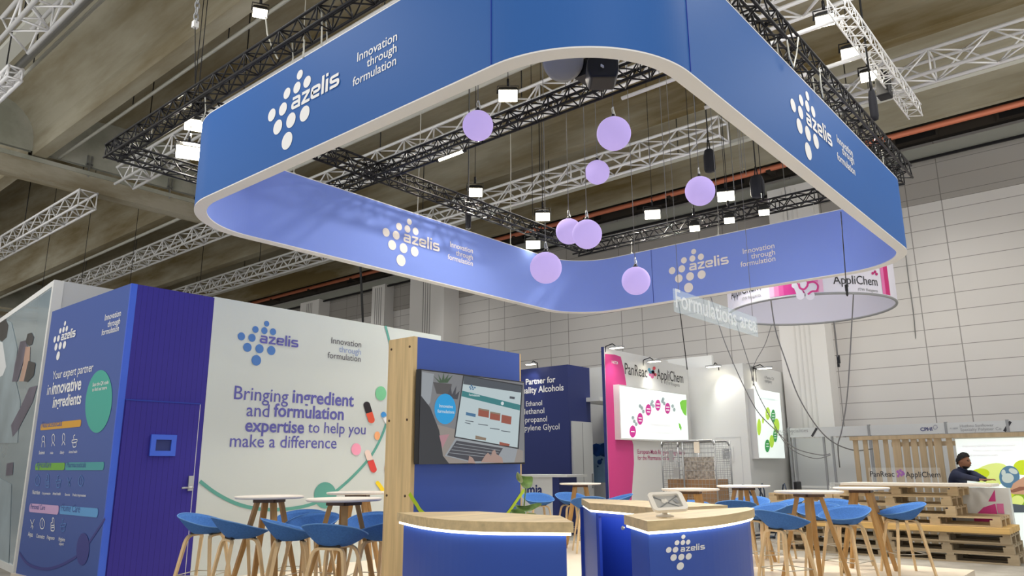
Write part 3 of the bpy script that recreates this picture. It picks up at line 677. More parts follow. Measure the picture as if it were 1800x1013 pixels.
def icon(x, y, k, m_):
    s = lambda pts, w=.012: stroke(m_, P, [cw((x+a, y+b)) for a, b in pts], w)
    if k == 0: s([(-9, 38), (-5, 10), (8, 8), (10, 38)]); s([(-4, 8), (-6, -14), (2, -26), (9, -14), (6, 6)])
    elif k == 1: s([(-9, 36), (0, 14), (10, 34)]); s([(-3, 12), (-5, -18), (2, -32), (9, -18), (7, 10)])
    elif k == 2: s([(-14, 0), (14, -4), (12, 10), (-12, 14), (-14, 0)]); s([(-8, 14), (-7, 38), (9, 34), (9, 12)]); s([(-2, 0), (-4, -24), (4, -30)])
    elif k == 3: s([(-10, -20), (6, 24)]); s([(12, -22), (-8, 26)]); s([(0, 0), (2, 34)])
    elif k == 4: s([(0, -34), (14, -6), (6, 26), (-10, 22), (-12, -12), (0, -34)]); s([(0, -18), (0, 16)])
    else: s([(-8, 36), (-8, -6), (0, -10), (0, -34), (8, -32), (9, -8), (10, 34), (-8, 36)]); s([(-6, 8), (9, 6)]); s([(-6, 20), (9, 18)])
for x, y, k in ((247, 242, 0), (303, 238, 1), (362, 234, 1), (425, 240, 2), (185, 712, 3), (242, 715, 4), (300, 718, 5)): icon(x, y, k, ic)
obj('icon_print', ic, 'white_print', t)
ic = MB()
for x, y, k in ((215, 470, 4), (270, 470, 5), (333, 470, 2), (395, 472, 3), (462, 472, 4), (360, 718, 2)): icon(x, y, k, ic)
obj('icon_print', ic, 'logo_blue', t)
tx = MB()
for s_, a, b in (('Students', (222, 320), (255, 318)), ('Adults', (286, 319), (304, 317)), ('Elderly', (343, 318), (366, 316)), ('Animal health', (392, 315), (440, 312)),
                 ('Nutrition', (185, 546), (228, 548)), ('Crop protection', (240, 548), (288, 550)), ('Animal health', (300, 551), (346, 552)), ('Genomics', (370, 555), (399, 556)), ('Product improvement', (414, 558), (490, 562)),
                 ('Aqua', (160, 786), (187, 788)), ('Cosmetics', (207, 795), (254, 799)), ('Fragrance', (268, 802), (311, 806)), ('Hygiene', (334, 812), (371, 815)), ('support', (337, 836), (364, 838))): text_px(tx, P, s_, cw(a), cw(b), .01)
obj('caption_lettering', tx, 'white_print', t)
cu = MB(); stroke(cu, P, [cw(q) for q in ((112, 880), (150, 935), (200, 962), (270, 972), (350, 950), (437, 902))], .035); stroke(cu, P, [cw(q) for q in ((508, 822), (550, 760), (600, 685))], .035)
ell_px(cu, P, *cw((473, 860)), 36/3.235, 92/3.235, OFF+.001, 36, .06); obj('curve_print', cu, 'print_indigo', t)
# ---------------------------------------------------------------- white graphic wall
we = ony(775, 588, BY); WE = we.x
t = thing('graphic_wall', 'white display wall printed with pills, a teal curve and a large headline', 'wall panel', ((XW+WE)/2, BY+.1, .1))
obj('wall_panel', MB().box((XW, BY, .1), (WE, BY+.12, 3.64)), 'white_wall', t)
W = FY(BY); cv = crop(340, 500, 1.975)
# logo with its own colours
logo(W, cv((254, 137)), cv((218, 264)), t, 'logo_blue', 'logo_violet')
tx = MB(); text_px(tx, W, 'Innovation', cv((478, 207)), cv((582, 217)), .004); text_px(tx, W, 'formulation', cv((465, 257)), cv((580, 268)), .004); obj('slogan_lettering', tx, 'text_grey', t)
obj('slogan_lettering', text_px(MB(), W, 'through', cv((505, 237)), cv((581, 243)), .004), 'text_pale', t)
tx = MB()
text_px(tx, W, 'Bringing', cv((140, 399)), cv((328, 411)), .004); text_px(tx, W, 'ingredient', cv((343, 412)), cv((556, 422)), .021)
text_px(tx, W, 'and', cv((183, 458)), cv((262, 461)), .004); text_px(tx, W, 'formulation', cv((277, 461)), cv((521, 468)), .021)
text_px(tx, W, 'expertise', cv((178, 512)), cv((383, 515)), .021); text_px(tx, W, 'to help you', cv((397, 516)), cv((597, 520)), .004)
text_px(tx, W, 'make a difference', cv((125, 567)), cv((496, 568)), .004)
obj('headline_lettering', tx, 'logo_violet', t)
cu = MB(); stroke(cu, W, [cv(q) for q in ((22, 684), (80, 727), (150, 762), (225, 780), (300, 782), (370, 774), (430, 756), (490, 722), (560, 660), (620, 590), (660, 510), (682, 430), (690, 350), (689, 270), (680, 200), (666, 144))], .045)
obj('curve_print', cu, 'teal', t)
e = MB(); ell_px(e, W, *cv((457, 733)), 39/1.975, 46/1.975, OFF+.002, 36); obj('node_print', e, 'teal', t)
mat('pill_green', (120, 196, 150), .4); mat('pill_black', (36, 30, 36), .4); mat('pill_red', (222, 86, 60), .4); mat('pill_blue', (66, 150, 222), .4); mat('pill_orange', (246, 176, 124), .4); mat('pill_pink', (240, 158, 186), .4); mat('pill_speck', (228, 206, 196), .4); mat('pill_yellow', (240, 210, 40), .4); mat('pill_coral', (214, 70, 66), .4)
PN = [0]
def cap(a, b, wd, m_):
    """one rounded half of a capsule from a to b, in crop pixels"""
    a, b = Vector(a), Vector(b); d = (b-a).normalized(); nn = Vector((-d.y, d.x)); r = wd/2
    pts = [a+nn*r]+[b+nn*(r*math.cos(q))+d*(r*math.sin(q)) for q in [math.pi*i/10 for i in range(11)]]+[a-nn*r]
    PN[0] += 1; q = MB(); poly_px(q, W, [cv((p.x, p.y)) for p in pts][::-1], OFF+.002+.0005*PN[0]); obj('pill_print', q, m_, t)
def dot(x, y, r, m_, ry=None): PN[0] += 1; q = MB(); ell_px(q, W, *cv((x, y)), r/1.975, (ry or r*1.2)/1.975, OFF+.002+.0005*PN[0]); obj('pill_print', q, m_, t)
dot(650, 379, 19, 'pill_green', 25); cap((609, 446), (601, 419), 23, 'pill_black'); cap((609, 446), (617, 471), 23, 'pill_red'); cap((662, 460), (659, 452), 18, 'pill_blue'); cap((664, 462), (672, 478), 16, 'white_print')
dot(637, 526, 10, 'pill_orange', 15); dot(564, 573, 17, 'pill_pink', 21); cap((612, 610), (603, 585), 20, 'pill_speck'); cap((613, 612), (624, 643), 22, 'pill_coral'); dot(672, 640, 10, 'pill_orange', 22); cap((646, 700), (638, 690), 14, 'pill_yellow'); cap((646, 700), (655, 714), 14, 'pill_yellow'); dot(684, 563, 4, 'pill_coral', 14)
# ---------------------------------------------------------------- white framed photo wall of the next stand
q0 = onz(26, 1009, 0); q1 = onz(0, 997, 0); dd = (q1-q0).normalized(); far = q0+dd*4.2
hz = 0.0
nrm = Vector((dd.y, -dd.x, 0)); 
if nrm.x > 0: nrm = -nrm
LBP = FP(q0, -dd, (0, 0, 1))
ht = LBP.uv((97, 493))[1]
t = thing('photo_wall', 'white framed photo wall of the neighbouring stand at the left edge', 'wall panel', q0)
up_ = Vector((0, 0, 1))
def slab(u0, u1, z0, z1, k0, k1):
    m_ = MB(); vs = [q0-(-dd)*0+dd*u+up_*z+nrm*k for k in (k0, k1) for z in (z0, z1) for u in (u0, u1)]
    m_.add(vs, [(0, 1, 3, 2), (4, 6, 7, 5), (0, 4, 5, 1), (2, 3, 7, 6), (0, 2, 6, 4), (1, 5, 7, 3)]); return m_
obj('photo_face', slab(.05, 4.2, .08, ht-.07, -.10, .0), 'lightbox_face', t)
f = slab(0, .09, 0, ht, -.12, .02); 
for a in ((.09, 4.2, ht-.09, ht), (.09, 4.2, 0, .10)):
    g = slab(*a, -.12, .02); f.add(g.v, g.f)
obj('frame', f, 'pure_white', t)
ex = Vector((1, 0, 0)); sd_ = MB(); a_ = q0-nrm*.0; 
sd_.add([q0+up_*0, q0+ex*2.6, q0+ex*2.6+up_*ht, q0+up_*ht]+[v+Vector((0, .1, 0)) for v in (q0, q0+ex*2.6, q0+ex*2.6+up_*ht, q0+up_*ht)], [(0, 1, 2, 3), (7, 6, 5, 4), (0, 3, 7, 4), (1, 5, 6, 2), (3, 2, 6, 7)])
obj('side_panel', sd_, 'pale_grey', t)
mat('photo_dark', (44, 44, 52), .35, spec=.6, noise=.5, scale=1.4); mat('photo_skin', (196, 160, 142), .3, noise=.2, scale=2); mat('photo_grey', (156, 172, 180), .3, noise=.2, scale=1.2); mat('photo_deep', (96, 92, 112), .3, noise=.4, scale=1.3); mat('photo_white', (236, 240, 242), .3)
LB2 = FP(q0+nrm*.002, -dd, (0, 0, 1))
cl = crop(0, 490, 1.9375)
def ph(pts, m_, k=.004):
    q = MB(); poly_px(q, LB2, [cl(p) for p in pts], k); obj('photo_print', q, m_, t)
ph([(0, 560), (0, 130), (40, 150), (60, 240), (50, 330), (70, 420), (60, 560)][::-1], 'photo_grey', .003)
ph([(0, 125), (18, 132), (30, 160), (24, 200), (8, 215), (0, 210)][::-1], 'photo_dark')
ph([(0, 214), (10, 218), (22, 300), (10, 330), (0, 335)][::-1], 'photo_white')
ph([(95, 188), (108, 184), (116, 200), (110, 224), (98, 230), (88, 214)][::-1], 'photo_dark')
ph([(70, 215), (88, 210), (94, 232), (78, 290), (60, 350), (42, 352), (52, 290)][::-1], 'photo_deep', .005)
ph([(88, 232), (104, 232), (102, 290), (86, 350), (66, 350), (80, 290)][::-1], 'photo_skin', .005)
ph([(98, 280), (122, 288), (116, 330), (96, 352), (82, 350)][::-1], 'photo_dark', .006)
ph([(100, 372), (128, 364), (112, 420), (96, 450), (60, 520), (44, 540), (38, 500), (70, 440)][::-1], 'photo_deep')
ph([(24, 630), (46, 626), (44, 668), (20, 672)][::-1], 'photo_deep')
ph([(0, 680), (40, 700), (30, 980), (0, 970)][::-1], 'photo_grey', .003)
# ---------------------------------------------------------------- totem with television
TY = 5.0
tl, trr = 4.50, 6.0; TH = 2.59
t = thing('display_totem', 'oak sided blue display totem standing behind the left counter', 'display stand', ((tl+trr)/2, TY+.18, .1))
obj('front_panel', MB().box((tl+.045, TY, .1), (trr-.02, TY+.03, TH)), 'totem_blue', t)
obj('side_panel', MB().box((tl, TY-.002, .1), (tl+.045, TY+.34, TH)), 'oak_z', t); obj('side_panel', MB().box((trr-.02, TY-.002, .1), (trr, TY+.34, TH)), 'oak_z', t)
obj('top_panel', MB().box((tl+.045, TY+.03, TH-.04), (trr-.02, TY+.34, TH)), 'oak', t); obj('back_panel', MB().box((tl+.045, TY+.31, .1), (trr-.02, TY+.34, TH-.04)), 'totem_blue', t)
sc2 = MB()
for y, z in ((TY+.05, 2.5), (TY+.30, 2.5), (TY+.06, 1.85), (TY+.30, 1.85), (TY+.06, 1.2), (TY+.30, 1.2)): sc2.lathe((tl-.004, y, z), [(.011, 0), (.011, .005)], 10, (1, 0, 0))
obj('screw_cap', sc2, 'bracket', t)
W2 = FY(TY); lm = MB(); stroke(lm, W2, [(719, 868), (731, 886), (744, 903), (790, 935)], .035); stroke(lm, W2, [(921, 861), (908, 880), (890, 905), (860, 935)], .035); stroke(lm, W2, [(918.5, 768), (918, 780), (912, 800)], .021)
obj('line_print', lm, 'lime', t)
# television
cv = crop(660, 560, 2.235); tc = [ony(*cv(p), TY-.09) for p in ((180, 203), (585, 245), (588, 568), (165, 578))]
vx0, vx1 = (tc[0].x+tc[3].x)/2, (tc[1].x+tc[2].x)/2; vz1 = (tc[0].z+tc[1].z)/2; vz0 = (tc[2].z+tc[3].z)/2
tv = thing('television', 'large flat television mounted on the blue totem showing a laptop', 'television', ((vx0+vx1)/2, TY-.05, vz0))
obj('casing', MB().box((vx0, TY-.09, vz0), (vx1, TY-.03, vz1)), 'dark_plastic', tv, bevel=.004)
obj('wall_mount', MB().box(((vx0+vx1)/2-.25, TY-.031, vz0+.2), ((vx0+vx1)/2+.25, TY-.001, vz1-.2)), 'black_metal', tv)
def scr(n, rgb, e=.8): 
    m = mat(n, rgb, .25, emit=e, spec=.5); m.node_tree.nodes['Principled BSDF'].inputs['Base Color'].default_value = (.01, .01, .01, 1); return n
scr('scr_bg', (122, 124, 128)); scr('scr_dark', (36, 40, 48)); scr('scr_desk', (146, 138, 132)); scr('scr_light', (188, 204, 208)); scr('scr_lap', (150, 156, 162)); scr('scr_teal', (44, 124, 128)); scr('scr_cyan', (0, 160, 226), .75); scr('scr_keys', (62, 64, 74)); scr('scr_skin', (168, 140, 130)); scr('scr_green', (58, 84, 60)); scr('scr_pot', (78, 76, 78)); scr('scr_red', (150, 78, 62)); scr('scr_tan', (136, 118, 100)); scr('scr_bar', (70, 78, 88)); scr('scr_pink', (176, 130, 138)); scr('scr_white', (226, 236, 240), .7); scr('scr_text', (60, 110, 150))
V = FY(TY-.09)
obj('screen', MB().box((vx0+.012, TY-.094, vz0+.016), (vx1-.012, TY-.088, vz1-.012)), 'scr_bg', tv)
VX = FY(TY-.094)
k_ = [0]
def sp(pts, m_):
    k_[0] += 1; q = MB(); poly_px(q, VX, [cv(p) for p in pts], .0005+.00012*k_[0]); obj('screen_picture', q, m_, tv)
def se(cx, cy, rx, ry, m_):
    k_[0] += 1; q = MB(); c_ = cv((cx, cy)); ell_px(q, VX, *c_, rx/2.235, ry/2.235, .0005+.00012*k_[0]); obj('screen_picture', q, m_, tv)
sp([(183, 210), (230, 218), (215, 330), (178, 380)], 'scr_lap'); sp([(176, 400), (330, 440), (580, 520), (580, 566), (170, 572)], 'scr_desk')
sp([(176, 300), (215, 350), (250, 440), (265, 540), (290, 572), (170, 574)], 'scr_dark')
sp([(226, 250), (300, 258), (292, 300), (240, 296)], 'scr_pot'); 
for a in (-42, -22, 0, 20, 36): sp([(258+a*.2, 252), (268+a, 212+abs(a)*.3), (272+a*.3, 253)], 'scr_green')
sp([(282, 300), (296, 270), (300, 300), (318, 264), (314, 300), (330, 285), (322, 318), (284, 314)], 'scr_keys')
sp([(250, 460), (290, 455), (272, 490), (262, 510)], 'scr_pink')
sp([(318, 464), (558, 512), (545, 566), (392, 570), (272, 540)], 'scr_lap')
sp([(318, 480), (500, 510), (470, 560), (380, 562), (280, 538)], 'scr_keys')
for i in range(4): sp([(316-i*9, 491+i*12), (490-i*6, 518+i*10), (489-i*6, 520+i*10), (315-i*9, 493+i*12)], 'scr_lap')
sp([(344, 222), (578, 262), (562, 514), (308, 468)], 'scr_dark'); sp([(348, 226), (573, 266), (557, 508), (313, 464)], 'scr_light')
sp([(348, 226), (573, 266), (571, 292), (344, 258)], 'scr_bar'); sp([(340, 284), (568, 340), (566, 362), (337, 306)], 'scr_teal')
sp([(355, 368), (393, 376), (392, 388), (354, 380)], 'scr_text'); sp([(404, 352), (446, 360), (444, 391), (402, 383)], 'scr_red'); sp([(450, 366), (490, 373), (488, 403), (448, 396)], 'scr_red'); sp([(495, 378), (534, 386), (531, 417), (493, 410)], 'scr_red')
sp([(404, 352), (446, 360), (445, 366), (403, 358)], 'scr_tan'); sp([(450, 366), (490, 373), (489, 379), (449, 372)], 'scr_tan'); sp([(392, 460), (434, 470), (432, 480), (391, 474)], 'scr_tan'); sp([(486, 485), (526, 494), (524, 502), (486, 498)], 'scr_red')
for q in ((376, 264), (370, 270), (380, 270), (389, 272), (373, 277), (382, 278)): se(q[0], q[1], 3.2, 3.6, 'scr_text')
for y, x0, x1 in ((400, 352, 384), (408, 350, 372), (414, 402, 440), (430, 448, 486), (440, 492, 528)): sp([(x0, y), (x1, y+5), (x1, y+8), (x0, y+3)], 'scr_bar')
se(497, 334, 6, 7, 'scr_white'); sp([(526, 306), (546, 309), (545, 318), (525, 315)], 'scr_bar')
se(272, 356, 42, 60, 'scr_cyan')
k_[0] += 1; tx = text_px(MB(), VX, 'Innovative', cv((247, 350)), cv((300, 353)), .01, 1, .0125); text_px(tx, VX, 'formulations', cv((240, 371)), cv((306, 374)), .01, 1, .0125); obj('screen_lettering', tx, 'scr_white', tv)
tx = text_px(MB(), VX, 'Formulations', cv((364, 301)), cv((406, 311)), .02, 1, .0125); obj('screen_lettering', tx, 'scr_white', tv)
# hand on the keyboard
sp([(412, 566), (428, 540), (440, 528), (452, 540), (458, 520), (468, 516), (474, 534), (482, 538), (496, 548), (500, 568)], 'scr_skin'); sp([(362, 568), (366, 540), (380, 548), (392, 570)], 'scr_skin')
# ---------------------------------------------------------------- counters
def inset(pts, d):
    n = len(pts); out = []
    for i in range(n):
        p, a, b = Vector(pts[i]), Vector(pts[i-1]), Vector(pts[(i+1) % n])
        e1 = (p-a).normalized(); e2 = (b-p).normalized(); n1 = Vector((-e1.y, e1.x)); n2 = Vector((-e2.y, e2.x))
        m_ = n1+n2; m_ = m_/max(.35, m_.length_squared/2); out.append(tuple(p+m_*d))
    return out
def smoothp(pts, k=5):
    q = []
    P_ = [Vector(p) for p in pts]
    for i in range(len(P_)-1):
        p0, p1, p2, p3 = P_[max(i-1, 0)], P_[i], P_[i+1], P_[min(i+2, len(P_)-1)]
        for j in range(k):
            t_ = j/k; q.append(tuple(.5*((2*p1)+(p2-p0)*t_+(2*p0-5*p1+4*p2-p3)*t_*t_+(3*p1-p0-3*p2+p3)*t_**3)))
    q.append(tuple(P_[-1])); return q
CZ = 1.15
def ccw(p): 
    a = sum(p[i-1][0]*p[i][1]-p[i][0]*p[i-1][1] for i in range(len(p))); return p if a > 0 else p[::-1]
def counter(name, label, out, axis, thick=.055, recess=None, top_m='oak'):
    out = ccw(out); cx = sum(p[0] for p in out)/len(out); cy = sum(p[1] for p in out)/len(out)
    t = thing(name, label, 'counter', (cx, cy, .1), 'reception counters')
    obj('counter_top', MB().prism(out, CZ-thick, CZ), top_m, t)
    i1 = inset(out, .012); i2 = inset(out, .035)
    obj('light_strip', MB().prism(i1, CZ-thick-.016, CZ-thick-.0005), 'led', t)
    return t, i2
def z_(p): q = onz(p[0], p[1], CZ); return (q.x, q.y)
lf = smoothp([z_(p) for p in ((698, 901), (740, 909), (800, 915), (880, 917.6), (1008, 918.4))])
lo = lf+[z_((985, 907)), z_((840, 899.3))]
t, ins = counter('reception_counter', 'blue curved reception counter with an oak top below the television', lo, 1)
obj('body', MB().prism(ins, .1, CZ-.0715), 'desk_blue', t)
rf = [z_((1096.7, 905.6))]+smoothp([z_(p) for p in ((1137.8, 916.7), (1200, 912.8), (1260, 907.3), (1300, 901.3), (1322, 896.5))])
ro = rf+[z_((1326, 893.5)), z_((1313, 892)), z_((1153, 899.5))]
t, ins = counter('reception_counter', 'blue curved reception counter with a printed logo and a tablet holder on top', ro, 0)
obj('body', MB().prism(ins, .1, CZ-.0715), 'desk_blue', t)
obj('knob', MB().sphere((Vector((*z_((1096, 906)), CZ-.075))+Vector((-.012, 0, 0))), .012, 12, 8), 'silver', t)
# logo on the front of the right counter: follow the body's front face
ci = ccw(ins)
fa, fb = Vector(z_((1137.8, 916.7))), Vector(z_((1322, 896.5)))
def front_hit(px, py, off=.003):
    d = ray(px, py); best = None
    for i in range(len(ci)):
        a, b = Vector(ci[i-1]), Vector(ci[i]); e = b-a
        den = d.x*e.y-d.y*e.x
        if abs(den) < 1e-9: continue
        tt = (a.x*e.y-a.y*e.x)/den; s_ = (a.x*d.y-a.y*d.x)/den
        if tt > 0 and -1e-4 <= s_ <= 1.0001 and (best is None or tt < best[0]): best = (tt, e)
    q = CP+d*best[0]; e = best[1].normalized(); nn = Vector((e.y, -e.x, 0)); 
    if nn.dot(d) > 0: nn = -nn
    return q+nn*off
cc = crop(980, 800, 4.5)
dm = MB()
for x, y, rx, ry in ((992, 648, 16, 17), (942, 695, 19, 20), (988, 693, 18, 20), (1030, 690, 17, 20), (877, 752, 22, 23), (930, 750, 22, 23), (915, 812, 25, 27), (976, 808, 24, 26), (1034, 803, 24, 26), (968, 880, 28, 31)):
    dm.add([front_hit(*cc((x+rx*math.cos(2*math.pi*i/24)+.18*ry*math.sin(2*math.pi*i/24), y-ry*math.sin(2*math.pi*i/24)))) for i in range(24)], [tuple(range(24))])
obj('logo_dots', dm, 'white_print', t)
gv, gf, ga, gb = TXT[('WORDMARK', False)]; k = 190/(gb-ga)
dm = MB().add([front_hit(*cc((968+(x-ga)*k, 768-(x-ga)*k*.115-y*k*.85)), .003+_k) for x, y, _k in gv], gf); obj('logo_lettering', dm, 'white_print', t)
# rear counter, open at the back
rr = [z_(p) for p in ((1022, 876.7), (1035.5, 884.4), (1090, 888), (1147, 893))]+[(5.06, 2.78), z_((1279, 888.5)), z_((1215, 883))]
t, ins = counter('reception_counter', 'open backed oak topped counter standing behind the one with the tablet holder', rr, 0)
A_, B_ = Vector(z_((1035.5, 884.4))), Vector((5.06, 2.78)); D_ = (B_-A_).normalized(); N_ = Vector((D_.y, -D_.x)); 
if N_.dot(Vector(ins[0])-A_) < 0 and False: N_ = -N_
cen = Vector((sum(p[0] for p in rr)/len(rr), sum(p[1] for p in rr)/len(rr)))
if N_.dot(cen-A_) < 0: N_ = -N_
def pan(a, b, z0, z1, th, m_, nm):
    a, b = Vector(a), Vector(b); d = (b-a).normalized(); n_ = Vector((-d.y, d.x))*th
    if n_.dot(cen-a) < 0: n_ = -n_
    obj(nm, MB().prism(ccw([tuple(a), tuple(b), tuple(b+n_), tuple(a+n_)]), z0, z1), m_, t)
p0, p1, p2 = A_+N_*.04+D_*.035, B_+N_*.04-D_*.03, None
lefte = Vector(z_((1022, 876.7)))
zt_ = CZ-.0715
pan(p0, (lefte[0]-.03, lefte[1]-.03), .1, zt_, .03, 'desk_blue', 'end_panel')
pan(p0, p0+D_*.03, .1, zt_, .03, 'desk_deep', 'stile'); pan(p0, p1, zt_-.035, zt_, .03, 'desk_deep', 'rail')
bk0, bk1 = p0+N_*.42, p1+N_*.30
pan((lefte[0]-.03, lefte[1]-.03), bk1+N_*.12, .1, zt_, .03, 'desk_deep', 'back_panel'); pan(p0+N_*.03, p1+N_*.03, .1, .14, .4, 'desk_deep', 'floor_panel'); pan(p1, p1+N_*.45, .1, zt_, .03, 'desk_blue', 'end_panel')
# tablet holder
q = [Vector(onz(*p, CZ)) for p in (cc((850, 490)),)][0]
t = thing('tablet_holder', 'white tilted tablet holder without a tablet on the counter with the logo', 'tablet stand', q)
obj('base', MB().lathe(q, [(.052, 0), (.052, .008), (.018, .021)], 24), 'tablet_white', t); obj('neck', MB().lathe(q, [(.017, .012), (.017, .10)], 16), 'tablet_white', t)
dep = (q-CP).dot(CF)
tc_ = [CP+ray(*cc(p))*dq for p, dq in (((672, 308), dep+.07), ((955, 293), dep+.09), ((1062, 428), dep-.06), ((795, 445), dep-.08))]
ctr = sum(tc_, Vector())/4; ux = ((tc_[1]+tc_[2])-(tc_[0]+tc_[3])).normalized(); vv = ((tc_[0]+tc_[1])-(tc_[2]+tc_[3])); vv = (vv-ux*vv.dot(ux)).normalized(); nn_ = ux.cross(vv)
hw = ((tc_[1]+tc_[2])-(tc_[0]+tc_[3])).length/4; hh = ((tc_[0]+tc_[1])-(tc_[2]+tc_[3])).length/4
fp = FP(ctr, ux, vv)
def rr_out(w_, h_, r):
    o_ = []
    for cx, cy, a0 in ((w_-r, -h_+r, -90), (w_-r, h_-r, 0), (-w_+r, h_-r, 90), (-w_+r, -h_+r, 180)):
        for i in range(7): a = math.radians(a0+15*i); o_.append((cx+r*math.cos(a), cy+r*math.sin(a)))
    return o_
oo, ii = rr_out(hw, hh, .03), rr_out(hw*.74, hh*.72, .008); n = len(oo); m_ = MB()
m_.add([ctr+ux*x+vv*y+nn_*z for z in (-.012, .006) for L in (oo, ii) for x, y in L],
       [f for i in range(n) for j in [(i+1) % n] for f in ((i, j, 2*n+j, 2*n+i), (n+i, 3*n+i, 3*n+j, n+j), (2*n+i, 2*n+j, 3*n+j, 3*n+i), (i, n+i, n+j, j))])
obj('frame', m_, 'tablet_white', t)
bp_ = MB(); bp_.add([ctr+ux*x+vv*y+nn_*z for z in (-.016, -.009) for x, y in ii], [tuple(range(n-1, -1, -1)), tuple(range(n, 2*n))]+[(i, (i+1) % n, n+(i+1) % n, n+i) for i in range(n)])
obj('back_plate', bp_, 'tablet_grey', t)
xm = MB(); a, b = hw*.62, hh*.6
for s1, s2 in ((1, 1), (-1, 1)): xm.tube(ctr+ux*(a*s1)+vv*(b*s2)-nn_*.006, ctr-ux*(a*s1)-vv*(b*s2)-nn_*.006, .003)
for s1 in (1, -1):
    for s2 in (1, -1): xm.lathe(ctr+ux*(a*s1)+vv*(b*s2)-nn_*.008, [(.007, 0), (.007, .004)], 10, nn_)
xm.add([ctr+ux*x+vv*y-nn_*.005 for x, y in ((hw*.35, hh*.2), (hw*.55, hh*.35), (hw*.68, -hh*.1), (hw*.5, -hh*.2))], [(0, 1, 2, 3)])
obj('cross_bracket', xm, 'mid_grey', t)
obj('arm', MB().tube(q+Vector((0, 0, .095)), ctr-nn_*.012, .013), 'tablet_white', t)
# ---------------------------------------------------------------- bar tables
def make_table(x, y, d, rot, label):
    t = thing('bar_table', label, 'table', (x, y, .1), 'round bar tables')
    T = Vector((x, y, 1.15)); r = d/2
    obj('table_top', MB().lathe((x, y, 1.124), [(r*.96, 0), (r-.004, .008), (r, .013), (r-.003, .024), (r-.012, .026)], 48, smooth=False), 'table_white', t)
    Rz = Matrix.Rotation(rot, 3, 'Z'); bx = MB()
    c = [T+Rz@Vector(v) for v in ((.11, .11, 0), (-.11, .11, 0), (-.11, -.11, 0), (.11, -.11, 0))]
    for i in range(4): a, b = c[i], c[(i+1) % 4]; bx.bar(Vector((a.x, a.y, 1.104)), Vector((b.x, b.y, 1.104)), .04, .04)
    obj('under_frame', bx, 'bracket', t)
    for sx, sy in ((1, 1), (-1, 1), (-1, -1), (1, -1)):
        a = T+Rz@Vector((sx*.085, sy*.085, -.032)); b = Vector((x, y, .1))+Rz@Vector((sx*.27, sy*.27, 0))
        obj('leg', MB().path([a, a*.5+b*.5, b], [(.062, .044), (.056, .042), (.044, .036)]), 'table_leg', t)
make_table(4.63, 7.36, .72, .55, 'round white bar table furthest left, in front of the large headline')
make_table(4.71, 6.18, .73, .2, 'round white bar table just left of the oak totem, in front of the teal dot')
make_table(5.95, 7.55, .74, .7, 'round white bar table at the rear left, half hidden by the totem')
make_table(10.71, 3.13, .69, .1, 'round white bar table furthest right, in front of the pallets')
make_table(9.06, 3.23, .76, 1.0, 'round white bar table just left of the rightmost one, among five blue stools')
make_table(10.92, 4.84, .76, .9, 'round white bar table below the white cabin with the square hatch')
make_table(9.17, 4.79, .74, .3, 'round white bar table in front of the wire roll cage')
make_table(11.0, 7.84, .72, .6, 'round white bar table with yellowish legs by the dark blue stand')
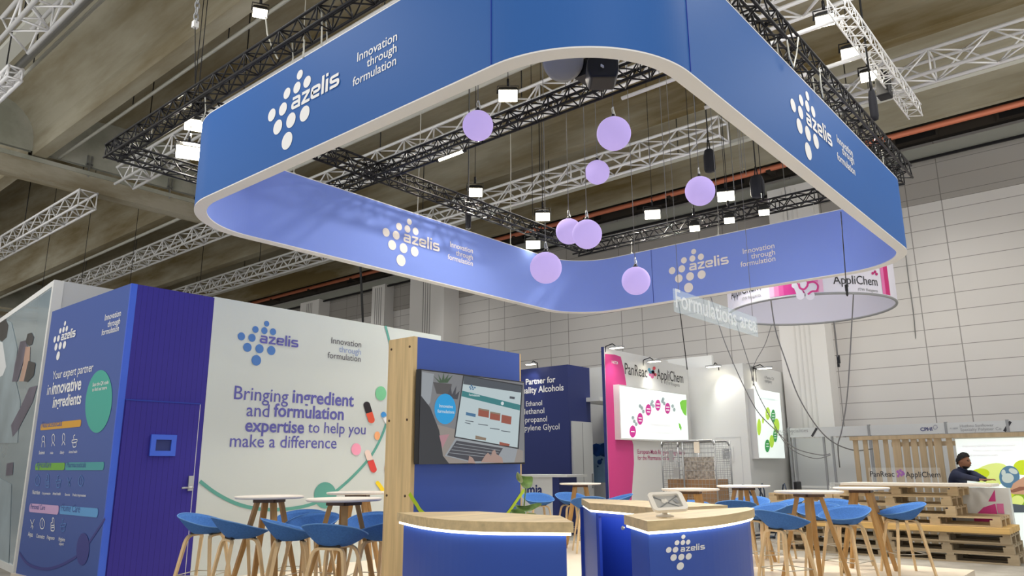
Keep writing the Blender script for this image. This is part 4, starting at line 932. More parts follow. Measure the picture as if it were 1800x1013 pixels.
# ---------------------------------------------------------------- bar stools
def make_stool(label, group):
    t = thing('bar_stool', label, 'stool', (0, 0, 0), group)
    NR, NT = 10, 44; top = []; bot = []
    def surf(r, a):
        c, s_ = math.cos(a), math.sin(a); back = ((1-s_)/2)
        ex = .278*(1+.02*back); ey = .25
        n_ = 2.5; k = (abs(c)**n_+abs(s_)**n_)**(-1/n_)
        x = ex*c*k*r; y = ey*s_*k*r
        lift = -.02+(.040+.145*back**1.15)*max(0, (r-.42)/.58)**1.35+.006*r
        y -= .035*(back**2)*r**2
        return Vector((x, y, .70+lift))
    vs = [surf(0, 0)]; fs = []
    for i in range(1, NR+1):
        for j in range(NT): vs.append(surf(i/NR, 2*math.pi*j/NT))
    for j in range(NT): fs.append((0, 1+j, 1+(j+1) % NT))
    for i in range(NR-1):
        for j in range(NT): fs.append((1+i*NT+j, 1+(i+1)*NT+j, 1+(i+1)*NT+(j+1) % NT, 1+i*NT+(j+1) % NT))
    n0 = len(vs)
    for i in range(NR+1):   # underside, deeper towards the middle
        for j in range(NT if i else 1):
            r = i/NR; p = surf(r, 2*math.pi*j/NT); p.z -= .016+.012*(1-r**2); p.x *= .985; p.y *= .985; vs.append(p)
    for j in range(NT): fs.append((n0, n0+1+(j+1) % NT, n0+1+j))
    for i in range(NR-1):
        for j in range(NT): fs.append((n0+1+i*NT+j, n0+1+i*NT+(j+1) % NT, n0+1+(i+1)*NT+(j+1) % NT, n0+1+(i+1)*NT+j))
    o1 = 1+(NR-1)*NT; o2 = n0+1+(NR-1)*NT
    for j in range(NT): fs.append((o1+j, o2+j, o2+(j+1) % NT, o1+(j+1) % NT))
    seat = obj('seat_shell', MB().add(vs, fs, True), 'felt', t, local=True)
    obj('piping', MB().path([surf(1.0, 2*math.pi*j/NT)-Vector((0, 0, .006)) for j in range(NT)], .0055, closed=True), 'felt_edge', seat, local=True)
    for sx in (1, -1):
        for sy in (1, -1):
            pts = [(0, sy*.115, .643), (sx*.09, sy*.118, .643), (sx*.125, sy*.122, .634), (sx*.145, sy*.130, .610), (sx*.157, sy*.14, .57), (sx*.20, sy*.185, .28), (sx*.238, sy*.225, 0)]
            obj('leg', MB().path(pts, [(.036, .020), (.036, .022), (.034, .026), (.034, .028), (.034, .028), (.030, .026), (.026, .022)]), 'oak_leg', t, local=True)
    fr_ = MB(); c = [(.205, .19), (-.205, .19), (-.205, -.19), (.205, -.19)]
    for i in range(4): a, b = c[i], c[(i+1) % 4]; fr_.tube((*a, .25), (*b, .25), .005)
    obj('footrest', fr_, 'steel_wire', t, local=True)
    obj('bracket', MB().cbox((0, .105, .664), (.20, .035, .022)).cbox((0, -.105, .664), (.20, .035, .022)).cbox((0, 0, .664), (.04, .22, .018)), 'dark_plastic', t, local=True)
    return t
stool0 = None
def stool(x, y, tx, ty, label, group, turn=0):
    global stool0
    if stool0 is None: s = stool0 = make_stool(label, group)
    else: s = copy_tree(stool0); s['label'] = label; s['group'] = group
    s.location = (x, y, .1); s.rotation_euler = (0, 0, math.atan2(ty-y, tx-x)-math.pi/2+turn)
    return s
GL, GR, GF = 'blue stools around the left bar tables', 'blue stools around the right bar tables', 'blue stools by the dark blue stand'
stool(4.30, 8.02, 4.63, 7.36, 'blue stool furthest left, overlapping the purple door', GL, .1)
stool(4.24, 7.22, 4.63, 7.36, 'blue stool seen from behind at the leftmost bar table', GL, -.55)
stool(5.15, 7.55, 4.63, 7.36, 'blue stool with its seat towards us behind the leftmost bar table', GL, .3)
stool(4.42, 6.62, 4.71, 6.18, 'blue stool turned left between the two front bar tables', GL, .5)
stool(4.36, 5.82, 4.71, 6.18, 'blue stool seen from behind in front of the table left of the totem', GL, -.35)
stool(4.93, 7.02, 4.71, 6.18, 'blue stool with a raised right back corner behind the middle left pair', GL, -.9)
stool(5.34, 6.52, 4.71, 6.18, 'blue stool with its bowl towards us behind the table left of the totem', GL, .1)
stool(5.00, 5.92, 4.71, 6.18, 'blue stool half hidden by the oak side of the totem', GL, -.6)
stool(8.50, 3.34, 9.06, 3.23, 'blue stool just right of the counter with the logo, back to us', GR, -.25)
stool(9.60, 3.03, 9.06, 3.23, 'blue stool amid the right group, back to us, sloping up rightwards', GR, .15)
stool(10.86, 2.72, 10.71, 3.13, 'blue stool furthest right, in front of the pallets', GR, .35)
stool(10.15, 3.50, 9.06, 3.23, 'blue stool facing us behind the legs of the table left of the rightmost one', GR, .1)
stool(11.35, 3.60, 10.71, 3.13, 'blue stool behind the rightmost bar table on its left', GR, .2)
stool(9.75, 4.08, 9.17, 4.79, 'blue stool half hidden behind the one next to the counter', GR, .3)
stool(11.2, 4.38, 10.92, 4.84, 'blue stool right of the table below the cabin hatch, sloping up to the right', GR, .2)
stool(11.45, 4.98, 10.92, 4.84, 'blue stool behind the table below the cabin hatch', GR)
stool(10.45, 4.76, 10.92, 4.84, 'blue stool left of the table below the cabin hatch', GR, .2)
stool(9.70, 5.08, 9.17, 4.79, 'blue stool right of the table by the roll cage, mostly hidden by the counter', GR)
stool(10.95, 8.73, 11.0, 7.84, 'blue stool in front of the small white desk, left of its table', GF, -.6)
stool(11.5, 8.40, 11.0, 7.84, 'blue stool behind the table with yellowish legs', GF, .2)
stool(11.45, 7.41, 11.0, 7.84, 'blue stool right of the table with yellowish legs, above the open counter', GF)
stool(10.42, 7.28, 11.0, 7.84, 'blue stool just behind the left corner of the open counter', GF)
# ---------------------------------------------------------------- plant beside the totem
b0 = ony(921, 880, 4.55); px_ = Vector((b0.x, 4.55, .1))
t = thing('potted_plant', 'leafy green plant at the right foot of the blue totem', 'plant', px_)
obj('pot', MB().lathe(px_, [(.10, 0), (.13, .02), (.15, .28), (.14, .28), (.13, .24)], 24), 'pure_white', t)
def leaf(pts_px, ydep, m_, bend=.04):
    P_ = [ony(*p, ydep) for p in pts_px]; c_ = sum(P_, Vector())/len(P_)
    mb = MB(); vs = [c_+Vector((0, bend, 0))]
    n_ = len(P_)
    for r in (.5, 1):
        for i, p in enumerate(P_): vs.append(c_+(p-c_)*r+Vector((0, bend*(1-r*r)+.02*math.sin(i*2.1)*r, 0)))
    fs = [(0, 1+i, 1+(i+1) % n_) for i in range(n_)]+[(1+i, 1+n_+i, 1+n_+(i+1) % n_, 1+(i+1) % n_) for i in range(n_)]
    mb.add(vs, fs, True); o = obj('leaf', mb, m_, t); so = o.modifiers.new('thick', 'SOLIDIFY'); so.thickness = .003; o.modifiers.new('s', 'SUBSURF').levels = 1
leaf([(906, 831), (915, 836), (926, 838), (938, 836), (939, 846), (934, 856), (925, 862), (918, 855), (910, 842)], 4.62, 'leaf')
leaf([(908, 829), (914, 830), (917, 840), (920, 852), (912, 848), (907, 838)], 4.60, 'leaf_pale')
leaf([(903, 884), (909, 889), (920, 890), (932, 888), (945, 884), (955, 885), (946, 892), (936, 899), (922, 902), (908, 899)], 4.5, 'leaf')
leaf([(895, 898), (905, 893), (920, 896), (926, 906), (912, 910), (898, 908)], 4.45, 'leaf')
leaf([(918, 906), (930, 900), (946, 903), (940, 914), (926, 918)], 4.6, 'leaf_pale')
st = MB()
for (a, b, yy) in (((924, 860), (920, 905), 4.6), ((922, 900), (920, 915), 4.5), ((912, 905), (918, 920), 4.5)): 
    A2, B2 = ony(*a, yy), ony(*b, yy); st.path([A2, B2, (px_.x, px_.y, .8), (px_.x, px_.y, .34)], .006)
obj('stem', st, 'stem', t)
# ---------------------------------------------------------------- dark blue stand
def spot(px, py, wall, label, size=.16, aim=None, power=25, group='small arm lamps on the stands'):
    ax, v = wall; p = on(px, py, ax, v-.28); aim = aim or (p.x+1.0, p.y+.3, p.z-1.6); e_ = Vector((1, 0, 0)) if ax == 0 else Vector((0, 1, 0))
    t = thing('arm_lamp', label, 'lamp', p, group)
    h = MB().add([p+Vector((x*size*.4, y*size, z)) for z in (0, .035) for x, y in ((1, 1), (-1, 1), (-1, -1), (1, -1))], [(0, 3, 2, 1), (4, 5, 6, 7)]+[(i, 4+i, 4+(i+1) % 4, (i+1) % 4)[::-1] for i in range(4)])
    obj('head', h, 'silver', t)
    obj('lens', MB().box((p.x-size*.34, p.y-size*.9, p.z-.006), (p.x+size*.34, p.y+size*.9, p.z-.001)), 'lamp_glow', t)
    obj('arm', MB().path([p+Vector((0, 0, .021)), p+e_*.10+Vector((0, 0, .10)), p+e_*.27+Vector((0, 0, .06)), p+e_*.285+Vector((0, 0, -.06))], .012), 'black_metal', t)
    l = bpy.data.lights.new('arm_lamp_beam', 'SPOT'); l.energy = power; l.spot_size = 1.7; l.spot_blend = .7; l.shadow_soft_size = .06; l.color = (1, .97, .92)
    lo = bpy.data.objects.new('arm_lamp_beam', l); COL.objects.link(lo); lo.location = p-Vector((0, 0, .02)); lo.rotation_euler = (Vector(aim)-p).to_track_quat('-Z', 'Y').to_euler()
cv = crop(900, 580, 3.165)
NX = 15.0; N = FX(NX)
c1 = onx(*cv((310, 193)), NX); c2 = ony(*cv((430, 215)), c1.y); 
nl = N.uv((880, 640))
t = thing('stand_tower', 'dark navy stand tower lettered with alcohol names', 'wall panel', (NX, c1.y, 0))
obj('tower_body', MB().box((NX, c1.y, 0), (c2.x, -nl[0]+.3, c1.z)), 'navy', t)
N2 = FX(NX)
tx = MB(); text_px(tx, N2, 'Partner for', cv((77, 303)), cv((242, 294)), .021); text_px(tx, N2, 'Quality Alcohols', cv((26, 352)), cv((288, 344)), .021)
text_px(tx, N2, 'Ethanol', cv((78, 424)), cv((168, 422)), .004); text_px(tx, N2, 'Methanol', cv((52, 468)), cv((180, 468)), .004); text_px(tx, N2, 'Isopropanol', cv((36, 514)), cv((196, 514)), .004); text_px(tx, N2, 'Propylene Glycol', cv((22, 559)), cv((265, 559)), .004)
obj('lettering', tx, 'white_print', t)
spot(933, 641, (0, NX), 'black arm lamp above the navy tower', .14, aim=(15.2, 12.6, 2.6), power=16)
# lower white door and back wall of the navy stand
d0 = ony(*cv((330, 508)), c1.y-.02); d1 = ony(*cv((440, 508)), c1.y-.02)
t = thing('stand_door', 'pale grey door unit below the side of the navy tower', 'door', (d0.x, c1.y-.05, 0))
obj('door_leaf', MB().box((d0.x, c1.y-.05, 0), (d1.x, c1.y-.004, d0.z)), 'pale_grey', t); 
dm_ = (d0.x+d1.x)/2
obj('door_gap', MB().box((dm_-.01, c1.y-.053, .05), (dm_+.01, c1.y-.05, d0.z-.03)), 'mid_grey', t); obj('door_handle', MB().box((d1.x-.08, c1.y-.09, .9), (d1.x-.05, c1.y-.05, 1.25)), 'silver', t)
bw = onx(*cv((430, 210)), 17.2)
t = thing('stand_wall', 'white rear wall with a blue water photo between the navy tower and the pink panel', 'wall panel', (17.2, 10.5, 0))
obj('wall_panel', MB().box((17.2, 8.2, 0), (17.3, c1.y+1.2, onx(*cv((470, 208)), 17.2).z)), 'pure_white', t)
mat('water_pale', (150, 186, 214), .3, noise=.2, scale=2); mat('water_deep', (36, 74, 138), .3, noise=.5, scale=5)
BWF = FX(17.2); q = MB(); poly_px(q, BWF, [cv(p) for p in ((446, 640), (535, 625), (540, 850), (450, 850))][::-1]); obj('water_print', q, 'water_pale', t)
q = MB(); poly_px(q, BWF, [cv(p) for p in ((448, 640), (470, 632), (490, 640), (510, 630), (535, 626), (536, 700), (515, 708), (495, 700), (470, 706), (450, 690))][::-1], .007); obj('water_print', q, 'water_deep', t)
q = MB(); ell_px(q, BWF, *cv((488, 736)), 4, 4.5, .007); ell_px(q, BWF, *cv((478, 760)), 1.5, 1.6, .007); ell_px(q, BWF, *cv((500, 722)), 2, 2, .007); obj('water_print', q, 'water_deep', t)
a = onx(*cv((380, 386)), 16.0); b = onx(*cv((520, 384)), 16.0)
t = tag(obj('wall_shelf', MB().box((15.75, b.y, a.z-.1), (17.2, a.y, a.z)), 'pure_white'), 'white shelf sticking out between the navy tower and the pink panel', 'shelf')
# small white desk with lettering
da, db = onx(*cv((62, 806)), 13.2), onx(*cv((305, 804)), 13.2); dmid = onx(*cv((216, 815)), 13.2)
t = thing('info_desk', 'small white and navy desk lettered in front of the navy tower', 'desk', (13.3, (da.y+db.y)/2, 0))
obj('front_panel', MB().box((13.25, dmid.y, 0), (13.28, da.y+.3, da.z-.05)), 'pure_white', t); obj('front_panel', MB().box((13.25, db.y+.25, 0), (13.28, dmid.y-.001, da.z-.05)), 'navy', t)
obj('body', MB().box((13.28, db.y+.25, 0), (13.9, da.y+.3, da.z-.05)), 'navy', t); obj('desk_top', MB().box((13.2, db.y, da.z-.05), (13.95, da.y+.35, da.z)), 'pure_white', t)
obj('lettering', text_px(MB(), FX(13.25), 'imia', cv((72, 917)), cv((170, 914)), .03), 'navy', t)
# ---------------------------------------------------------------- white stand with pink panel
PX0 = 13.0; e0 = onx(1061, 611.6, PX0); PY = e0.y
F = FY(PY); e1 = ony(1209, 645, PY); e2 = ony(1174, 632, PY)
t = thing('stand_wall', 'white stand wall with a tall pink panel and a long lightbox', 'wall panel', ((PX0+e1.x)/2, PY, 0))
obj('wall_panel', MB().box((PX0, PY, 0), (e2.x, PY+.05, e0.z)), 'pure_white', t); obj('wall_panel', MB().box((e2.x, PY, 0), (e1.x, PY+.05, e1.z)), 'pure_white', t)
obj('edge_strip', MB().box((PX0-.02, PY-.01, 0), (PX0, PY+.05, e0.z+.02)), 'navy', t)
pk = MB(); poly_px(pk, F, [cv(p) for p in ((516, 134), (570, 138), (604, 150), (622, 220), (636, 310), (640, 420), (652, 560), (674, 640), (678, 740), (668, 880), (664, 960), (662, 1000), (545, 1012), (540, 900), (530, 600), (522, 400))][::-1]); obj('pink_panel', pk, 'pink', t)
tx = text_px(MB(), F, 'H67Z4', cv((554, 189)), cv((588, 190)), .02, 1, .008); obj('number_lettering', tx, 'white_print', t)
tx = MB(); text_px(tx, F, 'PanReac', cv((628, 246)), cv((752, 266)), .004, 1.25); text_px(tx, F, 'AppliChem', cv((806, 272)), cv((953, 298)), .004, 1.25); obj('name_lettering', tx, 'dark_text', t)
text = MB(); text_px(text, F, 'ITW Reagents', cv((858, 305)), cv((932, 317)), .004); obj('name_lettering', text, 'mid_grey', t)
mat('mol_red', (216, 76, 90), .5); mat('mol_blue', (88, 160, 190), .5); mat('mol_pink', (226, 120, 170), .5)
for pts, m_ in ((((762, 222), (770, 236), (782, 232)), 'mol_blue'), (((790, 214), (784, 236), (796, 250)), 'mol_red'), (((768, 250), (780, 262), (786, 246)), 'mol_pink')):
    q = MB(); stroke(q, F, [cv(p) for p in pts], .045)
    for p in pts: ell_px(q, F, *cv(p), 2.6, 3.0, OFF+.001, 14)
    obj('emblem_print', q, m_, t)
tx = MB(); text_px(tx, F, 'European-Made Reagents & Ingredients', cv((698, 690)), cv((960, 694)), .004); text_px(tx, F, 'for the Pharmaceutical Sector', cv((699, 722)), cv((905, 727)), .004); obj('caption_lettering', tx, 'pink_dark', t)
# long lightbox
def glow(n, rgb, e): mat(n, rgb, .4, emit=e); return n
glow('light_face', (236, 246, 242), .62); glow('light_pink', (206, 50, 150), .35); glow('light_green', (120, 200, 60), .45); glow('light_text', (206, 190, 196), .4); glow('light_deep', (60, 160, 84), .35); glow('light_grey', (160, 176, 176), .35); glow('light_lime', (176, 216, 60), .5)
ka, kb = ony(*cv((595, 306)), PY-.14), ony(*cv((976, 622)), PY-.14); kc, kd = ony(*cv((976, 356)), PY-.14), ony(*cv((604, 616)), PY-.14)
lz1, lz0 = (ka.z+kc.z)/2, (kb.z+kd.z)/2; lx0, lx1 = (ka.x+kd.x)/2, (kb.x+kc.x)/2
lb = thing('lightbox', 'long glowing lightbox with pink circles on the white stand wall', 'lightbox', ((lx0+lx1)/2, PY-.07, lz0), 'lit lightboxes')
obj('casing', MB().box((lx0, PY-.14, lz0), (lx1, PY-.001, lz1)), 'pure_white', lb); obj('lit_face', MB().box((lx0+.03, PY-.145, lz0+.03), (lx1-.02, PY-.1395, lz1-.03)), 'light_face', lb)
G = FY(PY-.145)
pc = MB(); pw = MB()
for x, y, rx, ry in ((671, 566, 18, 34), (712, 496, 16, 33), (758, 446, 16, 32), (811, 420, 15, 31), (865, 437, 15, 31)): ell_px(pc, G, *cv((x, y)), rx/3.165, ry/3.165, .003)
obj('face_print', pc, 'light_pink', lb)
for x, y, w_ in ((671, 566, 10), (712, 490, 9), (758, 440, 10), (811, 412, 9), (865, 430, 10), (712, 506, 8), (758, 456, 8), (811, 430, 9), (865, 446, 9)): 
    poly_px(pw, G, [cv((x-w_, y-2)), cv((x-w_, y+3)), cv((x+w_, y+4)), cv((x+w_, y-1))], .005)
obj('face_print', pw, 'light_face', lb)
gp = MB()
for x, y in ((680, 510), (672, 490), (690, 525), (722, 436), (730, 455), (712, 425), (780, 400), (786, 425), (774, 415), (840, 386), (846, 410), (836, 398), (893, 425), (902, 445)): ell_px(gp, G, *cv((x, y)), 8/3.165, 11/3.165, .003, 10)
obj('face_print', gp, 'light_grey', lb)
gp = MB(); poly_px(gp, G, [cv(p) for p in ((932, 405), (945, 392), (970, 390), (970, 480), (955, 470), (940, 440))][::-1], .003); poly_px(gp, G, [cv(p) for p in ((926, 518), (936, 524), (943, 545), (940, 562), (930, 545))][::-1], .003); obj('face_print', gp, 'light_green', lb)
tx = MB(); text_px(tx, G, 'Ingredients for Parenteral', cv((770, 534)), cv((888, 541)), .004, 1, .003); text_px(tx, G, 'pharmaceuticals, vaccines and more', cv((776, 575)), cv((892, 581)), .004, 1, .003); obj('face_lettering', tx, 'light_text', lb)
spot(1084, 612, (1, PY), 'arm lamp at the top left of the white stand wall with the pink panel', .15, aim=(14, PY-.2, 1.5), power=34); spot(1150, 636, (1, PY), 'arm lamp above the dark name on the white stand wall', .15, aim=(15.5, PY-.1, 1.5), power=34)
# white cabin
WXc = e1.x-.02; q1_ = onx(1305, 638.5, WXc); C = FX(WXc)
t = thing('white_cabin', 'white stand cabin with a small square hatch right of the long lightbox', 'cabin', (WXc, (PY+q1_.y)/2, 0))
GY = q1_.y; ge = ony(1377, 668, GY)
obj('cabin_body', MB().box((WXc, GY, 0), (ge.x, PY, q1_.z)), 'pure_white', t)
c5 = crop(1160, 600, 3.377)
ha, hb = onx(*c5((372, 640)), WXc), onx(*c5((428, 698)), WXc); H = FX(WXc)
q = MB().box((WXc-.02, hb.y-.05, hb.z-.05), (WXc-.001, ha.y+.05, ha.z+.05)); obj('hatch_frame', q, 'pure_white', t); obj('hatch', MB().box((WXc-.024, hb.y, hb.z), (WXc-.0195, ha.y, ha.z)), 'mid_grey', t)
dq = MB(); a = onx(*c5((330, 572)), WXc); b = onx(*c5((478, 572)), WXc); dq.box((WXc-.004, b.y, a.z-.012), (WXc-.001, a.y, a.z)).box((WXc-.004, b.y-.006, .2), (WXc-.001, b.y+.006, a.z)); obj('door_gap', dq, 'pale_grey', t)
GF_ = FY(GY); tx = MB(); text_px(tx, GF_, 'IJT', c5((545, 236)), c5((582, 242)), .004, 1.4); obj('name_lettering', tx, 'dark_text', t); tx = MB(); text_px(tx, GF_, 'A Pharma, CDI', c5((620, 222)), c5((676, 232)), .004); text_px(tx, GF_, 'company', c5((622, 242)), c5((664, 252)), .004); obj('name_lettering', tx, 'mid_grey', t)
spot(1254, 645, (0, WXc), 'arm lamp above the front of the white cabin', .17, aim=(WXc+.2, 6.6, 1), power=46); spot(1344, 648, (1, GY), 'arm lamp above the green lightbox', .17, aim=(WXc+1, GY-.1, 1), power=34)
ka, kb, kc, kd = [ony(*c5(p), GY-.16) for p in ((556, 280), (710, 310), (743, 694), (590, 694))]
gx0, gx1, gz0, gz1 = (ka.x+kd.x)/2, (kb.x+kc.x)/2, (kc.z+kd.z)/2, (ka.z+kb.z)/2
lb = thing('lightbox', 'upright green and white lightbox on the right side of the white cabin', 'lightbox', ((gx0+gx1)/2, GY-.08, gz0), 'lit lightboxes')
obj('casing', MB().box((gx0-.01, GY-.16, gz0-.02), (gx1, GY-.001, gz1)), 'pure_white', lb); obj('lit_face', MB().box((gx0, GY-.165, gz0), (gx1-.01, GY-.1595, gz1)), 'light_face', lb)
G = FY(GY-.165)
for L, m_ in ((((640, 430, 14, 38), (692, 505, 17, 46), (663, 595, 14, 38), (588, 510, 12, 50), (611, 470, 6, 20)), 'light_lime'), (((672, 446, 13, 40), (684, 560, 13, 40), (637, 622, 15, 38)), 'light_deep')):
    q = MB()
    for x, y, rx, ry in L: ell_px(q, G, *c5((x, y)), rx/3.377, ry/3.377, .003)
    obj('face_print', q, m_, lb)
q = MB()
for x, y in ((672, 430), (672, 446), (672, 462), (684, 545), (684, 560), (684, 575), (637, 610), (637, 625), (640, 432)): poly_px(q, G, [c5((x-7, y-2)), c5((x-7, y+2)), c5((x+7, y+2)), c5((x+7, y-2))], .005)
obj('face_print', q, 'light_face', lb)
tx = text_px(MB(), G, 'Biotechnology Solutions', c5((600, 345)), c5((682, 352)), .004, 1, .003); obj('face_lettering', tx, 'light_grey', lb)
# ---------------------------------------------------------------- second hanging banner
bc = CP+ray(1424, 546)*15.2; br_ = 138/FPX*15.2; bz = bc.z
t = thing('hanging_banner_ring', 'round white banner ring with pink print, hung beyond the blue one', 'banner', (bc.x, bc.y, bz))
NS = 72; hb_ = 1.0
def ringpt(a, r, z): return Vector((bc.x+r*math.cos(a), bc.y+r*math.sin(a), z))
o_ = MB(); i_ = MB(); rm = MB(); vo = []; 
for mb, r, m_ in ((o_, br_, 1), (i_, br_-.03, -1)):
    mb.add([ringpt(2*math.pi*i/NS, r, z) for z in (bz, bz+hb_) for i in range(NS)], [(i, (i+1) % NS, NS+(i+1) % NS, NS+i)[::m_] for i in range(NS)], True)
mat('ring_white', (228, 226, 238), .6); mat('ring_grey', (206, 206, 222), .6)
obj('outer_banner', o_, 'ring_white', t); obj('inner_banner', i_, 'ring_grey', t)
rm.path([ringpt(2*math.pi*i/NS, br_-.015, bz) for i in range(NS)], .025, closed=True); obj('bottom_rim', rm, 'mid_grey', t); rm = MB(); rm.path([ringpt(2*math.pi*i/NS, br_-.015, bz+hb_) for i in range(NS)], .025, closed=True); obj('top_rim', rm, 'mid_grey', t)
class FC:   # curved frame: u = arc length along the outer face, right positive for the viewer
    def __init__(s, r): s.r = r
    def uv(s, p):
        d = ray(*p); dx, dy = d.x, d.y; fx, fy = CP.x-bc.x, CP.y-bc.y
        A = dx*dx+dy*dy; B = 2*(fx*dx+fy*dy); C_ = fx*fx+fy*fy-s.r**2; D = max(0, B*B-4*A*C_); tt = (-B-math.sqrt(D))/(2*A)
        q = CP+d*tt; a = math.atan2(q.y-bc.y, q.x-bc.x); return ((a % (2*math.pi))*s.r, q.z)
    def pt(s, u, v, off=0): a = u/s.r; return Vector((bc.x+(s.r+off)*math.cos(a), bc.y+(s.r+off)*math.sin(a), v))
K = FC(br_); c6 = crop(1200, 338, 2.997)
for x0, x1, rgb in ((455, 480, (238, 190, 220)), (480, 505, (230, 140, 190)), (505, 530, (222, 96, 166)), (530, 620, (214, 62, 148)), (620, 690, (214, 62, 148)), (690, 715, (226, 130, 186)), (715, 740, (236, 190, 218)), (1050, 1066, (230, 120, 180)), (1066, 1088, (206, 40, 120))):
    nm = 'band_%d' % x0; mat(nm, rgb, .5); q = MB(); a, b = K.uv(c6((x0, 500)))[0], K.uv(c6((x1, 500)))[0]; n_ = 5
    q.add([K.pt(a+(b-a)*i/n_, z, .004) for z in (bz+.03, bz+hb_-.03) for i in range(n_+1)], [(i, i+1, n_+2+i, n_+1+i) for i in range(n_)]); obj('band_print', q, nm, t)
q = MB()
for x, y, r in ((620, 545, 22), (672, 545, 24), (690, 500, 30), (632, 490, 26), (590, 492, 16)): ell_px(q, K, *c6((x, y)), r/2.997, r/2.997, .010, 20)
stroke(q, K, [c6(p) for p in ((600, 492), (612, 520), (620, 545))], .12, .009); stroke(q, K, [c6(p) for p in ((632, 490), (650, 512), (672, 545))], .10, .009); obj('emblem_print', q, 'ring_white', t)
q = MB(); stroke(q, K, [c6(p) for p in ((612, 482), (618, 505), (640, 512), (656, 496), (662, 480), (690, 474), (712, 492), (706, 520), (680, 524), (660, 540))], .035, .013); obj('emblem_print', q, 'pink', t)
tx = MB(); text_px(tx, K, 'AppliChem', c6((793, 483)), c6((1027, 496)), .004, 1.15, .006); text_px(tx, K, 'AppliChem', c6((258, 560)), c6((412, 518)), .004, 1.3, .006); obj('name_lettering', tx, 'dark_text', t)
tx = MB(); text_px(tx, K, 'ITW Reagents', c6((925, 519)), c6((1028, 529)), .004, 1, .006); text_px(tx, K, 'ITW Reagents', c6((315, 568)), c6((412, 552)), .004, 1, .006); obj('name_lettering', tx, 'mid_grey', t)
q = MB()
for x, y in ((1000, 428), (1012, 420), (1020, 432)): ell_px(q, K, *c6((x, y)), 2.4, 2.6, .006, 12)
obj('emblem_print', q, 'pink_dark', t)
obj('suspension_cable', MB().tube(ringpt(.5, br_, bz+hb_), ringpt(.5, br_, 9.2), .01).tube(ringpt(2.6, br_, bz+hb_), ringpt(2.6, br_, 9.2), .01).tube(ringpt(4.7, br_, bz+hb_), ringpt(4.7, br_, 9.2), .01), 'cable_grey', t)
# ---------------------------------------------------------------- wire roll cage
cx0, cx1 = 12.35, 12.95
qa, qb = onx(1165, 777, 12.4), onx(1258, 780, 12.4)
t = thing('roll_cage', 'zinc wire roll cage with boards and papers in front of the white stand', 'trolley', (12.7, (qa.y+qb.y)/2, 0))
ya, yb, zt3 = qb.y, qa.y, qa.z
for x in (cx0, cx1):
    for y in (ya, yb, (ya+yb)/2+.1): obj('post', MB().tube((x, y, .12), (x, y, zt3), .016, 8), 'cage_zinc', t)
tr = MB()
for x in (cx0, cx1): tr.path([(x, ya, zt3-.08), (x, ya+.05, zt3), (x, yb-.05, zt3), (x, yb, zt3-.08)], .021)
obj('top_rail', tr, 'cage_zinc', t)
for nm, pts in (('mesh_panel', 'front'), ('mesh_panel', 'back'), ('mesh_panel', 'end'), ('mesh_panel', 'end2')):
    g = MB()
    if pts in ('front', 'back'):
        x = cx0 if pts == 'front' else cx1
        for i in range(1, 15): y = ya+(yb-ya)*i/15; g.tube((x, y, .18), (x, y, zt3-.02), .003, 4)
        for i in range(0, 22): z = .2+(zt3-.25)*i/21; g.tube((x, ya, z), (x, yb, z), .003, 4)
    else:
        y = ya if pts == 'end' else yb
        for i in range(1, 7): x = cx0+(cx1-cx0)*i/7; g.tube((x, y, .18), (x, y, zt3-.1), .003, 4)
        for i in range(0, 22): z = .2+(zt3-.3)*i/21; g.tube((cx0, y, z), (cx1, y, z), .003, 4)
    obj(nm, g, 'cage_zinc', t)
obj('base', MB().box((cx0, ya, .12), (cx1, yb, .17)), 'cage_zinc', t)
for x in (cx0+.08, cx1-.08):
    for y in (ya+.08, yb-.08): obj('caster', MB().lathe((x, y-.015, .06), [(.06, 0), (.06, .03)], 16, (0, 1, 0)).tube((x, y, .06), (x, y, .12), .012), 'dark_plastic', t)
def plate(pts, x, m_, nm, lab, cat):
    P_ = [onx(*c5(p), x) for p in pts]; y0, y1 = min(p.y for p in P_), max(p.y for p in P_); z0, z1 = min(p.z for p in P_), max(p.z for p in P_)
    return tag(obj(nm, MB().box((x, y0, z0), (x+.012, y1, z1)), m_), lab, cat)
mat('mesh_board', (156, 150, 142), .6, noise=.6, scale=22)
plate(((135, 688), (325, 820)), 12.6, 'mesh_board', 'perforated_panel', 'grey perforated metal panel standing inside the roll cage', 'panel')
plate(((200, 598), (236, 664)), cx0-.016, 'paper', 'paper_notice', 'buff paper notice tied to the top of the roll cage', 'paper'); plate(((80, 750), (116, 812)), cx0-.016, 'mid_grey', 'grey_sheet', 'small grey sheet on the left part of the roll cage', 'sheet'); plate(((54, 650), (78, 716)), cx0-.016, 'mid_grey', 'grey_tag', 'narrow grey tag at the upper left of the roll cage', 'tag')
bz_ = onx(*c5((100, 820)), 12.5).z
tag(obj('board_stack', MB().box((12.42, ya+.04, .175), (12.9, yb-.04, bz_*.55)).box((12.42, ya+.05, bz_*.56), (12.9, yb-.05, bz_)), 'cardboard', None), 'pile of grey brown boards lying in the roll cage', 'boards')
